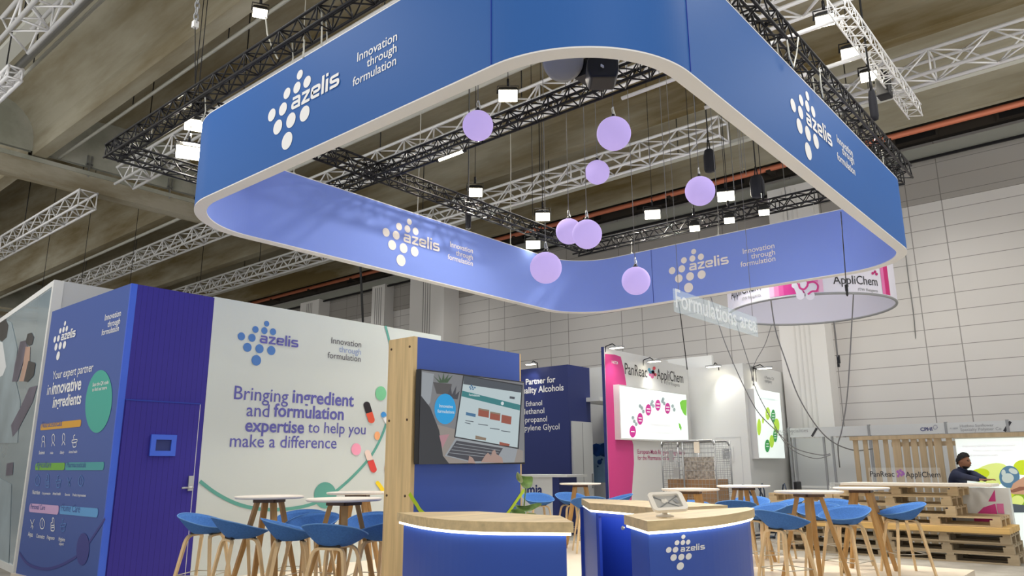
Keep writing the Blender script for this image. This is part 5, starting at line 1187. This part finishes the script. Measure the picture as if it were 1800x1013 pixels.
# ---------------------------------------------------------------- shell scheme stands along the hall wall
SX = 17.8; SF = FX(SX)
fz1 = onx(1660, 743.6, SX).z; fz0 = onx(1660, 762, SX).z
t = thing('shell_stand', 'row of plain white shell stands with a grey lettered fascia along the hall wall', 'stand', (SX, 3, 0))
ys = [onx(x, 755, SX).y for x in (1386, 1527, 1663, 1772)]+[onx(1800, 755, SX).y-2.2]
for a, b in zip(ys, ys[1:]): obj('fascia_board', MB().box((SX, b+.02, fz0), (SX+.06, a-.02, fz1)), 'pale_grey', t)
for y in ys: obj('fascia_post', MB().box((SX-.01, y-.025, 0), (SX+.07, y+.025, fz1+.02)), 'mid_grey', t)
for y in [onx(x, 800, SX).y for x in (1398, 1450, 1465)]: obj('post', MB().box((SX-.01, y-.02, 0), (SX+.05, y+.02, fz0)), 'mid_grey', t)
obj('rail', MB().box((SX, ys[1], .93), (SX+.05, ys[0], .97)), 'pure_white', t)
obj('rear_panel', MB().box((SX+.9, ys[-1], 0), (SX+.95, ys[0]+.3, fz0)), 'pale_grey', t)
g8 = crop(1460, 720, 5.294)
tx = MB(); text_px(tx, SF, 'Huzhou Sunflower', g8((1205, 166)), g8((1520, 158)), .004); text_px(tx, SF, 'Specialty Polymer Co', g8((1210, 200)), g8((1592, 194)), .004); text_px(tx, SF, 'Evonikus Specialities', c5((640, 548)), c5((880, 538)), .004); text_px(tx, SF, 'Europe B.V.', c5((690, 562)), c5((795, 557)), .004); text_px(tx, SF, 'A10B50', g8((1110, 186)), g8((1185, 182)), .004); obj('fascia_lettering', tx, 'mid_grey', t)
tx = text_px(MB(), SF, 'CPHI', g8((838, 202)), g8((948, 199)), .021); q = g8((974, 166))
for i in range(10): a = 2*math.pi*i/10; ell_px(tx, SF, q[0]+3.6*math.cos(a), q[1]+3.6*math.sin(a), .7, .7, OFF, 8)
obj('fascia_lettering', tx, 'navy', t)
q = MB(); stroke(q, SF, [g8((1618, 205)), g8((1674, 112))], .05); stroke(q, SF, [c5((902, 566)), c5((932, 516))], .05); obj('fascia_slash', q, 'dark_text', t)
# ---------------------------------------------------------------- pallet bar
PXF = 13.45; PD = .9
def make_pallet(L, label, grey=False):
    t = thing('pallet', label, 'pallet', (0, 0, 0), 'stacked pallets of the bar')
    m1 = 'pallet_grey' if grey else 'pallet_wood'
    d = MB()
    for i in range(5): x = i*(PD-.1)/4; d.box((x, -L, .122), (x+.1, 0, .144))
    obj('top_deck', d, m1, t, local=True)
    for y in (0, -L/2+.05, -L+.1): obj('stringer', MB().box((0, y-.1, .100), (PD, y, .122)), m1, t, local=True)
    for y in (0, -L/2+.07, -L+.14):
        for x in (0, PD/2-.05, PD-.1): obj('block', MB().box((x, y-.14, .022), (x+.1, y, .100)), m1, t, local=True)
    b = MB()
    for x in (0, PD/2-.05, PD-.1): b.box((x, -L, 0), (x+.1, 0, .022))
    obj('bottom_runner', b, m1, t, local=True); return t
protos = {}
def pallet(L, x, y0, z, label, grey=False):
    k = (L, grey)
    if k not in protos: t = protos[k] = make_pallet(L, label, grey)
    else: t = copy_tree(protos[k]); t['label'] = label
    t.location = (x, y0, z); return t
LV = lambda i: i*.145
pallet(1.75, PXF, 3.62, LV(0), 'bottom pallet of the bar, right stack', True); pallet(1.75, PXF+.05, 5.4, LV(0), 'bottom pallet of the bar, left stack behind the stools', True)
pallet(1.75, PXF+.02, 3.66, LV(1), 'second pallet from the floor, right stack', True); pallet(1.75, PXF+.05, 5.42, LV(1), 'second pallet from the floor, left stack', True)
pallet(1.75, PXF+.0, 3.68, LV(2), 'third pallet from the floor, right stack', True); pallet(1.75, PXF+.05, 5.44, LV(2), 'third pallet from the floor, left stack', True)
q = thing('plank_layer', 'thick layer of fresh yellow planks in the middle of the pallet bar', 'planks', (PXF, 3.4, LV(3)))
for i, (dx, y0, y1) in enumerate(((-.06, 1.92, 4.9), (.3, 1.92, 4.9), (.62, 1.92, 4.9))): obj('plank', MB().box((PXF+dx, y0, LV(3)), (PXF+dx+.30, y1, LV(3)+.085)), 'pallet_new', q, bevel=.004)
Z4 = LV(3)+.086
pallet(1.75, PXF+.03, 3.78, Z4, 'fourth pallet level of the bar, right stack'); pallet(1.75, PXF+.05, 5.5, Z4, 'fourth pallet level of the bar, left stack')
pallet(1.75, PXF+.03, 4.35, Z4+.145, 'fifth pallet level of the bar, right end set back'); 
pallet(1.1, PXF+.05, 5.48, Z4+.145, 'fifth pallet level of the bar at its left end')
pallet(1.75, PXF+.05, 4.40, Z4+.29, 'sixth pallet level of the bar, just under the counter top'); pallet(1.1, PXF+.05, 5.52, Z4+.29, 'sixth pallet level of the bar at its left end')
pallet(1.75, PXF+.08, 4.30, Z4+.435, 'topmost pallet carrying the long white counter top')
ctz = Z4+.58
ya_, yb_ = onx(1744, 853, PXF).y, onx(1478, 846, PXF).y
tag(obj('bar_counter', MB().box((PXF-.05, ya_, ctz+.001), (PXF+.62, yb_, ctz+.045)), 'table_white', None, bevel=.006), 'long pale bar top lying on the pallets', 'bar top')
BT = ctz+.045
# clear name sign on the bar top
AX = PXF+.03; a, b = onx(1528, 842, AX), onx(1655, 842, AX)
t = thing('acrylic_name_sign', 'clear acrylic sign with a dark name standing on the pallet bar', 'sign', (AX, (a.y+b.y)/2, BT))
obj('sheet', MB().box((AX, b.y, BT+.001), (AX+.006, a.y, BT+.24)), 'glass_clear', t)
AF = FX(AX); tx = MB(); text_px(tx, AF, 'PanReac', g8((370, 625)), g8((596, 626)), .01, 1.1, .003); text_px(tx, AF, 'AppliChem', g8((700, 630)), g8((1024, 632)), .01, 1.1, .003); obj('lettering', tx, 'dark_text', t)
q = MB()
for x, y in ((625, 580), (650, 570), (670, 585), (640, 600), (662, 612), (630, 620), (680, 600)): ell_px(q, AF, *g8((x, y)), 2.3, 2.6, .003+.0006*(x % 7), 14)
obj('emblem_print', q, 'mauve', t)
# slatted screen
LX = 15.3
t = thing('slat_screen', 'wooden slat screen behind the pallet bar', 'screen', (LX, 3.6, 0))
s0, s1 = onx(1497, 768, LX), onx(1677, 768, LX); ztop = s0.z
obj('top_beam', MB().box((LX-.05, s1.y-1.8, ztop-.07), (LX+.12, s0.y+.03, ztop)), 'slat_wood', t)
for xa_, xb_ in ((206, 250), (298, 340), (390, 440), (486, 530), (570, 645), (665, 725), (745, 800), (820, 880), (900, 945), (960, 1030), (1075, 1130)):
    u0, u1 = onx(*g8((xa_, 300)), LX), onx(*g8((xb_, 300)), LX)
    obj('slat', MB().box((LX, u1.y, .0), (LX+.03, u0.y, ztop-.07)), 'slat_wood', t)
obj('cross_batten', MB().box((LX+.031, s1.y, ztop-.2), (LX+.06, onx(*g8((560, 300)), LX).y, ztop-.12)), 'slat_wood', t)
# glowing picture wall right of the slats
QX = 15.36; ga, gb = onx(1676, 769, QX), onx(1676, 905, QX)
t = thing('lightbox', 'large glowing wall picture of a hand holding a globe among green leaves', 'lightbox', (QX, s1.y-1, 0), 'lit lightboxes')
yR = onx(1800, 770, QX).y-1.4
obj('casing', MB().box((QX, yR, .05), (QX+.12, ga.y, ztop-.071)), 'pure_white', t)
obj('lit_face', MB().box((QX-.012, yR+.02, .1), (QX-.001, ga.y-.02, ztop-.09)), 'light_face', t)
Q = FX(QX-.012)
glow('pic_lime', (196, 214, 40), .5); glow('pic_pale', (214, 226, 130), .55); glow('pic_leaf', (140, 176, 40), .4); glow('pic_sea', (90, 130, 160), .35); glow('pic_land', (196, 206, 200), .4); glow('pic_skin', (206, 160, 130), .35); glow('pic_shadow', (150, 100, 80), .3); glow('pic_dark', (90, 100, 110), .25)
def pp(pts, m_, k): q = MB(); poly_px(q, Q, [g8(p) for p in pts][::-1], k); obj('picture_print', q, m_, t)
def pe(x, y, rx, ry, m_, k, rot=0): q = MB(); ell_px(q, Q, *g8((x, y)), rx/5.294, ry/5.294, k, 24, rot); obj('picture_print', q, m_, t)
pe(1480, 590, 170, 80, 'pic_pale', .003, -.3); pe(1390, 600, 90, 50, 'pic_lime', .0045, -.1); pe(1520, 650, 90, 60, 'pic_pale', .004); pe(1790, 540, 90, 70, 'pic_lime', .003); pe(1700, 820, 130, 110, 'pic_lime', .003); pe(1800, 860, 120, 100, 'pic_leaf', .004); pe(1740, 850, 60, 50, 'pic_pale', .005)
pe(1665, 628, 96, 104, 'pic_sea', .006); pe(1650, 640, 56, 46, 'pic_land', .007); pe(1700, 575, 44, 24, 'pic_land', .007, .4); pe(1610, 590, 20, 30, 'pic_land', .007)
pp([(1615, 735), (1680, 735), (1700, 690), (1760, 650), (1830, 610), (1900, 600), (1900, 800), (1760, 790), (1700, 790), (1640, 760)], 'pic_skin', .009); pp([(1620, 745), (1690, 748), (1760, 720), (1840, 720), (1840, 740), (1760, 760), (1700, 775), (1640, 762)], 'pic_shadow', .010)
pp([(1620, 905), (1700, 880), (1900, 900), (1900, 960), (1640, 960)], 'pic_dark', .006)
tx = MB(); text_px(tx, Q, 'Improving Global Enterprise Connect', g8((1230, 350)), g8((1720, 344)), .004, 1, .003); text_px(tx, Q, 'Pallets made in your kitchens', g8((1330, 394)), g8((1700, 388)), .004, 1, .003); text_px(tx, Q, 'and production sites', g8((1270, 437)), g8((1560, 434)), .004, 1, .003); obj('face_lettering', tx, 'light_text', t)
# white box with pink triangle behind the bar
UX = 14.42; ua, ub = onx(1673, 857, UX), onx(1772, 857, UX)
t = thing('promo_box', 'white box printed with pink triangles beside the person, behind the pallets', 'box', (UX, (ua.y+ub.y)/2, 0))
obj('box_body', MB().box((UX, ub.y, 0), (UX+.2, ua.y, onx(1740, 858, UX).z)), 'pure_white', t)
U = FX(UX); h8 = crop(1580, 820, 5.25)
for pts, m_ in ((((885, 215), (895, 325), (825, 325)), 'pink'), (((890, 345), (910, 440), (905, 520), (700, 520), (690, 470), (780, 380)), 'pink'), (((900, 345), (965, 345), (975, 440), (915, 435)), 'mol_pink')):
    q = MB(); poly_px(q, U, [h8(p) for p in pts][::-1], .004); obj('triangle_print', q, m_, t)
q = MB(); stroke(q, U, [h8(p) for p in ((505, 247), (525, 243), (545, 232), (560, 245), (585, 245))], .021); ell_px(q, U, *h8((548, 236)), 2.6, 2.6); ell_px(q, U, *h8((505, 247)), 1.6, 1.8); ell_px(q, U, *h8((583, 247)), 2, 2); poly_px(q, U, [h8(p) for p in ((512, 284), (570, 282), (572, 296), (514, 298))][::-1]); obj('emblem_print', q, 'dark_text', t)
# ---------------------------------------------------------------- person
PXX = 14.86
hd_ = onx(1693.5, 812, PXX); sh_ = onx(1688, 836, PXX)
t = thing('person', 'dark haired person in a navy jacket leaning on the pallet bar, looking right', 'person', (PXX, hd_.y+.02, 0))
def skinned(name, verts, edges, radii, m_, parent, levels=2):
    me = bpy.data.meshes.new(name); o0 = org(parent); me.from_pydata([tuple(Vector(v)-o0) for v in verts], edges, []); me.materials.append(MATS[m_])
    o = bpy.data.objects.new(name, me); COL.objects.link(o); o.parent = parent
    s = o.modifiers.new('skin', 'SKIN'); s.use_smooth_shade = True
    for i, r in enumerate(radii): me.skin_vertices[0].data[i].radius = (r, r) if not isinstance(r, tuple) else r
    me.skin_vertices[0].data[0].use_root = True
    u = o.modifiers.new('sub', 'SUBSURF'); u.levels = levels; u.render_levels = levels; return o
hx, hy, hz = PXX, hd_.y, hd_.z
# body axes: faces -Y, slightly towards us; right hand side is +X
neck = Vector((hx+.02, hy+.03, hz-.13)); che = Vector((hx+.02, hy+.10, hz-.31)); wai = Vector((hx+.04, hy+.22, hz-.62)); pel = Vector((hx+.05, hy+.28, hz-.80))
sl, sr = che+Vector((-.17, .02, .09)), che+Vector((.17, .02, .09)); ztab = BT+.035
el, er = Vector((hx-.32, hy-.04, ztab+.05)), Vector((hx+.10, hy-.10, ztab+.10)); wl_, wr_ = Vector((PXF+.5, hy-.34, ztab+.02)), Vector((PXF+.54, hy-.42, ztab+.02))
ztab_ok = True
V_ = [pel, wai, che, neck, sl, el, wl_, sr, er, wr_, pel+Vector((-.10, -.02, -.06)), Vector((hx-.08, hy+.26, .50)), Vector((hx-.08, hy+.30, .08)), pel+Vector((.10, -.02, -.06)), Vector((hx+.16, hy+.24, .50)), Vector((hx+.16, hy+.28, .08)), neck+Vector((0, -.02, .07))]
body = skinned('body', V_, [(0, 1), (1, 2), (2, 3), (2, 4), (4, 5), (5, 6), (2, 7), (7, 8), (8, 9), (0, 10), (10, 11), (11, 12), (0, 13), (13, 14), (14, 15), (3, 16)],
               [(.15, .12), (.15, .12), (.18, .13), .066, .088, .060, .040, .088, .060, .040, .10, .065, .045, .10, .065, .045, .055], 'jacket', t)
# head with face
hm = MB(); NU, NV = 28, 20; fd = Vector((-.30, -.93, -.10)).normalized(); sd2 = fd.cross(Vector((0, 0, 1))).normalized(); ud = sd2.cross(fd).normalized(); hc = Vector((hx-.01, hy-.01, hz))
def headp(th, ph):
    s_, c_ = math.sin(th), math.cos(th); f = s_*math.cos(ph); l = s_*math.sin(ph); u = c_
    x, y, z = f*.098, l*.076, u*.122
    if u < -.1: x += .012*max(0, f); y *= 1-.22*(-u-.1)
    if f > .8 and abs(u) < .5: x += .022*math.exp(-((u+.05)/.16)**2)*math.exp(-(l/.16)**2)          # nose
    if f > .6: x -= .008*math.exp(-((u-.16)/.10)**2)*math.exp(-((abs(l)-.33)/.16)**2)               # eye sockets
    if f > .7: x += .006*math.exp(-((u+.48)/.08)**2)*math.exp(-(l/.25)**2)                          # lips
    return hc+fd*x+sd2*y+ud*z
vs = [headp(math.pi*i/NV, 2*math.pi*j/NU) for i in range(NV+1) for j in range(NU)]
hm.add(vs, [(i*NU+j, (i+1)*NU+j, (i+1)*NU+(j+1) % NU, i*NU+(j+1) % NU) for i in range(NV) for j in range(NU)], True)
hd2 = obj('head', hm, 'skin', t)
hr = MB(); hv = []
def hairp(th, ph):
    p = headp(th, ph)-hc; k = 1.23+.07*math.sin(ph*5+th*9)+.04*math.sin(ph*11-th*6)+rnd.uniform(-.05, .06)*min(1, th); return hc+p*k
NH = 13; ths = []
for i in range(NH+1):
    for j in range(NU):
        ph = 2*math.pi*j/NU; lim = math.pi*(.27+.36*((1-math.cos(ph))/2)**1.3); hv.append(hairp(lim*i/NH, ph))
hr.add(hv, [(i*NU+j, (i+1)*NU+j, (i+1)*NU+(j+1) % NU, i*NU+(j+1) % NU) for i in range(NH) for j in range(NU)], True)
obj('hair', hr, 'hair', t)
br2 = MB()
for s_ in (-1, 1): br2.path([hc+fd*.088+sd2*(s_*.018)+ud*.033, hc+fd*.088+sd2*(s_*.034)+ud*.036, hc+fd*.078+sd2*(s_*.050)+ud*.030], .005)
br2.path([hc+fd*.104+sd2*.02-ud*.052, hc+fd*.109-ud*.048, hc+fd*.104-sd2*.02-ud*.052], .0045)
obj('eyebrows_and_moustache', br2, 'hair', t)
bd = MB(); bv = []
for i in range(7):
    for j in range(NU):
        ph = 2*math.pi*j/NU; p = headp(math.pi*(.70+.045*i), ph)-hc; bv.append(hc+p*(1.035 if math.cos(ph) > -.2 else .9))
bd.add(bv, [(i*NU+j, (i+1)*NU+j, (i+1)*NU+(j+1) % NU, i*NU+(j+1) % NU) for i in range(6) for j in range(NU)], True); obj('beard', bd, 'hair', t)
for s_ in (-1, 1):
    obj('eye', MB().sphere(hc+fd*.084+sd2*(s_*.030)+ud*.016, .0075, 10, 8), 'dark_plastic', hd2); obj('ear', MB().sphere(hc-fd*.008+sd2*(s_*.076)+ud*.0, .03, 12, 8, (.6, .6, 1)), 'skin', hd2)
cl_ = MB(); cl_.path([neck+Vector((.062*math.cos(a), .058*math.sin(a), .01+.02*math.sin(a))) for a in [2*math.pi*i/16 for i in range(16)]], .016, closed=True); obj('collar', cl_, 'jacket', t)
def hand(wr, dirv, side, nm):
    dirv = Vector(dirv).normalized(); sdv = dirv.cross(Vector((0, 0, 1))).normalized()*side; dn = Vector((0, 0, -1))
    V = [wr, wr+dirv*.05, wr+dirv*.085]; E = [(0, 1), (1, 2)]; Rr = [(.026, .020), (.034, .015), (.034, .012)]
    for i, (o, l) in enumerate(((-.026, .062), (-.009, .074), (.009, .070), (.025, .055))):
        a = wr+dirv*.085+sdv*o; b = a+dirv*l*.5+Vector((0, 0, .006)); c = a+dirv*l*.92+dn*.010; n0 = len(V); V += [a, b, c]; E += [(2, n0), (n0, n0+1), (n0+1, n0+2)]; Rr += [.0095, .0085, .0072]
    a = wr+dirv*.03-sdv*.03; b = a+dirv*.03-sdv*.022; c = b+dirv*.028-sdv*.004; n0 = len(V); V += [a, b, c]; E += [(1, n0), (n0, n0+1), (n0+1, n0+2)]; Rr += [.012, .0105, .0085]
    skinned(nm, V, E, Rr, 'skin', t, 1)
hand(wl_, (.05, -1, 0), 1, 'hand'); hand(wr_, (-.25, -1, 0), -1, 'hand')
# ---------------------------------------------------------------- chairs and small things between the stands
def tube_chair(x, y, rot, label):
    t = thing('tube_chair', label, 'chair', (x, y, 0), 'grey tube chairs with blue seats'); t.scale = (1, 1, 1.3); Rz = Matrix.Rotation(rot, 3, 'Z'); o = Vector((x, y, 0))
    w = lambda p: o+Rz@Vector(p)
    for s_ in (-1, 1):
        obj('side_frame', MB().path([w(p) for p in ((s_*.24, .24, .015), (s_*.24, -.02, .02), (s_*.24, -.22, .03), (s_*.24, -.26, .10), (s_*.24, -.12, .46), (s_*.24, -.02, .66), (s_*.24, .06, .78), (s_*.24, .14, .80), (s_*.24, .22, .70), (s_*.24, .25, .46))], .016), 'chair_tube', t)
    obj('seat', MB().path([w((0, -.2, .45)), w((0, .22, .44))], (.46, .05)), 'chair_blue', t);
    obj('cross_bar', MB().tube(w((-.24, -.22, .021)), w((.24, -.22, .021)), .021).tube(w((-.24, .25, .46)), w((.24, .25, .46)), .021), 'chair_tube', t)
for px, d, r, lab in ((1356, 16.2, 2.3, 'grey tube chair with a blue seat right of the cabin corner table'), (1327, 15.4, .9, 'grey tube chair with a blue seat behind the cabin corner table')):
    p = CP+ray(px, 860)*d; tube_chair(p.x, p.y, r, lab)
p = CP+ray(1402, 853)*15.5
t = thing('office_chair', 'black office chair with only its back showing above the bar tables', 'chair', (p.x, p.y, 0))
obj('backrest', MB().path([(p.x, p.y, p.z-.22), (p.x, p.y, p.z+.07)], (.06, .30)), 'dark_plastic', t, bevel=.02); obj('seat', MB().cbox((p.x+.22, p.y, .48), (.44, .44, .08)), 'dark_plastic', t, bevel=.02); obj('stem', MB().tube((p.x+.22, p.y, .1), (p.x+.22, p.y, .45), .03).tube((p.x, p.y, .5), (p.x, p.y, p.z-.2), .02), 'dark_plastic', t)
for i in range(5): a = 2*math.pi*i/5; obj('foot', MB().tube((p.x+.22, p.y, .09), (p.x+.22+.28*math.cos(a), p.y+.28*math.sin(a), .05), .018).sphere((p.x+.22+.28*math.cos(a), p.y+.28*math.sin(a), .032), .03, 10, 8), 'dark_plastic', t)
for px, d, r, lab in ((1462, 15.2, .4, 'white moulded chair left of the pallets, behind the bar tables'), (1482, 15.6, 2.2, 'white moulded chair nearest the left end of the pallet bar')):
    p = CP+ray(px, 870)*d; o = Vector((p.x, p.y, 0)); Rz = Matrix.Rotation(r, 3, 'Z'); w = lambda q, o=o, Rz=Rz: o+Rz@Vector(q)
    t = thing('white_chair', lab, 'chair', o, 'white moulded chairs'); t.scale = (1, 1, 1.2)
    obj('seat', MB().path([w((0, -.2, .44)), w((0, .22, .45))], (.44, .021)), 'pure_white', t)
    obj('backrest', MB().path([w((.22*math.cos(a), -.05-.2*math.sin(a), .84)) for a in [math.pi*i/10 for i in range(11)]], (.03, .10)), 'pure_white', t)
    for s_ in (-1, 1):
        obj('arm', MB().path([w((s_*.22, -.05, .80)), w((s_*.23, .06, .72)), w((s_*.23, .16, .60)), w((s_*.22, .2, .46))], (.03, .05)), 'pure_white', t); obj('leg', MB().path([w((s_*.19, .18, .44)), w((s_*.21, .22, 0))], (.035, .035)), 'pure_white', t); obj('leg', MB().path([w((s_*.19, -.18, .84)), w((s_*.20, -.2, .44)), w((s_*.21, -.26, 0))], (.035, .035)), 'pure_white', t)
p = onz(679.5, 872, 1.0)
# ---------------------------------------------------------------- loose cables
def loose(name, pts, ds, r, m_, lab, grp='loose cables hanging near the right stands'):
    P_ = [CP+ray(x, y)*(d if not isinstance(ds, (int, float)) else ds) for (x, y), d in zip(pts, ds if not isinstance(ds, (int, float)) else [ds]*len(pts))]
    q = [Vector(v) for v in smooth3(P_)]
    return tag(obj(name, MB().path(q, r), m_), lab, 'cable', grp)
def smooth3(P_, k=5):
    q = []
    for i in range(len(P_)-1):
        p0, p1, p2, p3 = P_[max(i-1, 0)], P_[i], P_[i+1], P_[min(i+2, len(P_)-1)]
        for j in range(k):
            t_ = j/k; q.append(.5*((2*p1)+(p2-p0)*t_+(2*p0-5*p1+4*p2-p3)*t_*t_+(3*p1-p0-3*p2+p3)*t_**3))
    q.append(P_[-1]); return q
mat('cable_mid', (124, 124, 126), .5)
loose('hanging_cable', ((1350, 480), (1361.7, 573), (1381.5, 636), (1403, 696), (1435, 749), (1465, 778), (1502, 792), (1534, 789)), 14.6, .012, 'cable_mid', 'grey cable from the round banner sagging to the right in front of the wall pier')
loose('hanging_cable', ((1502, 480), (1498, 557), (1490, 688), (1480, 755), (1473, 783), (1476, 822)), 14.8, .012, 'cable_mid', 'grey cable dropping straight along the right side of the wall pier')
loose('hanging_cable', ((1235, 470), (1264, 572), (1280, 617), (1305, 674), (1332, 724), (1367, 760), (1397, 788), (1441, 800), (1459, 798)), 14.2, .009, 'cable_mid', 'grey cable crossing in front of the white cabin and the green lightbox')
loose('hanging_cable', ((1292, 560), (1304, 601), (1318, 645), (1329, 685), (1352, 730), (1385, 785), (1430, 806), (1460, 800)), 14.3, .008, 'cable_mid', 'thinner grey cable beside the one crossing the green lightbox')
loose('hanging_cable', ((1186, 500), (1192.6, 530), (1204, 617), (1208, 650)), 15.6, .010, 'cable_black', 'dark straight cable dropping to the top of the white cabin left corner')
loose('hanging_cable', ((1356, 572), (1345, 605), (1330, 632), (1324, 646)), 15.4, .007, 'cable_mid', 'thin grey cable slanting left from the round banner to the arm lamp')
loose('hanging_cable', ((1590, 430), (1597, 490), (1605, 546), (1610, 600), (1611, 620), (1606, 640)), [19.38/ray(x, 540).x for x in (1590, 1597, 1605, 1610, 1611, 1606)], .012, 'cable_grey', 'thin pale cable with a curled end against the bare hall wall')
loose('hanging_cable', ((1478, 372), (1483, 440), (1488, 508)), 9.6, .006, 'cable_black', 'dark cable with a hook in front of the ring inner banner on the right')
pt_ = CP+ray(1488.5, 512)*9.6; tag(obj('cable_hook', MB().path([pt_+Vector((.03*math.sin(a), 0, -.03+.03*math.cos(a))) for a in [2*math.pi*i/12 for i in range(12)]], .008, closed=True).cbox(pt_+Vector((0, 0, .04)), (.03, .03, .09)), 'dark_plastic'), 'small black hook ring at the end of the dark cable by the round banner', 'hook')
loose('hanging_cable', ((1466, 565), (1470, 600), (1474, 640)), 15.0, .010, 'cable_mid', 'short cable with black plugs hanging beside the wall pier')
pt_ = CP+ray(1474, 632)*15.0; tag(obj('cable_plug', MB().cbox(pt_, (.05, .05, .16)).cbox(pt_+Vector((.03, .02, -.1)), (.04, .04, .1)), 'dark_plastic'), 'black plugs at the end of the short cable beside the wall pier', 'plug')
loose('hanging_cable', ((632, 440), (635, 500), (638, 570)), 17.5, .028, 'cable_black', 'thick black cable hanging behind the white headline wall', 'cables at the left of the hall')
for x1, y1, lab in ((140, 520, 'thin dark drop wire above the photo wall, middle of three'), (226, 520, 'thin dark drop wire above the storage room, right of three'), (71, 530, 'thin dark drop wire above the photo wall, left of three')):
    p = CP+ray(x1, y1)*22; tag(obj('drop_wire', MB().tube(p, (p.x, p.y, vault_z(p.x)), .008, 6), 'cable_black'), lab, 'cable', 'cables at the left of the hall')
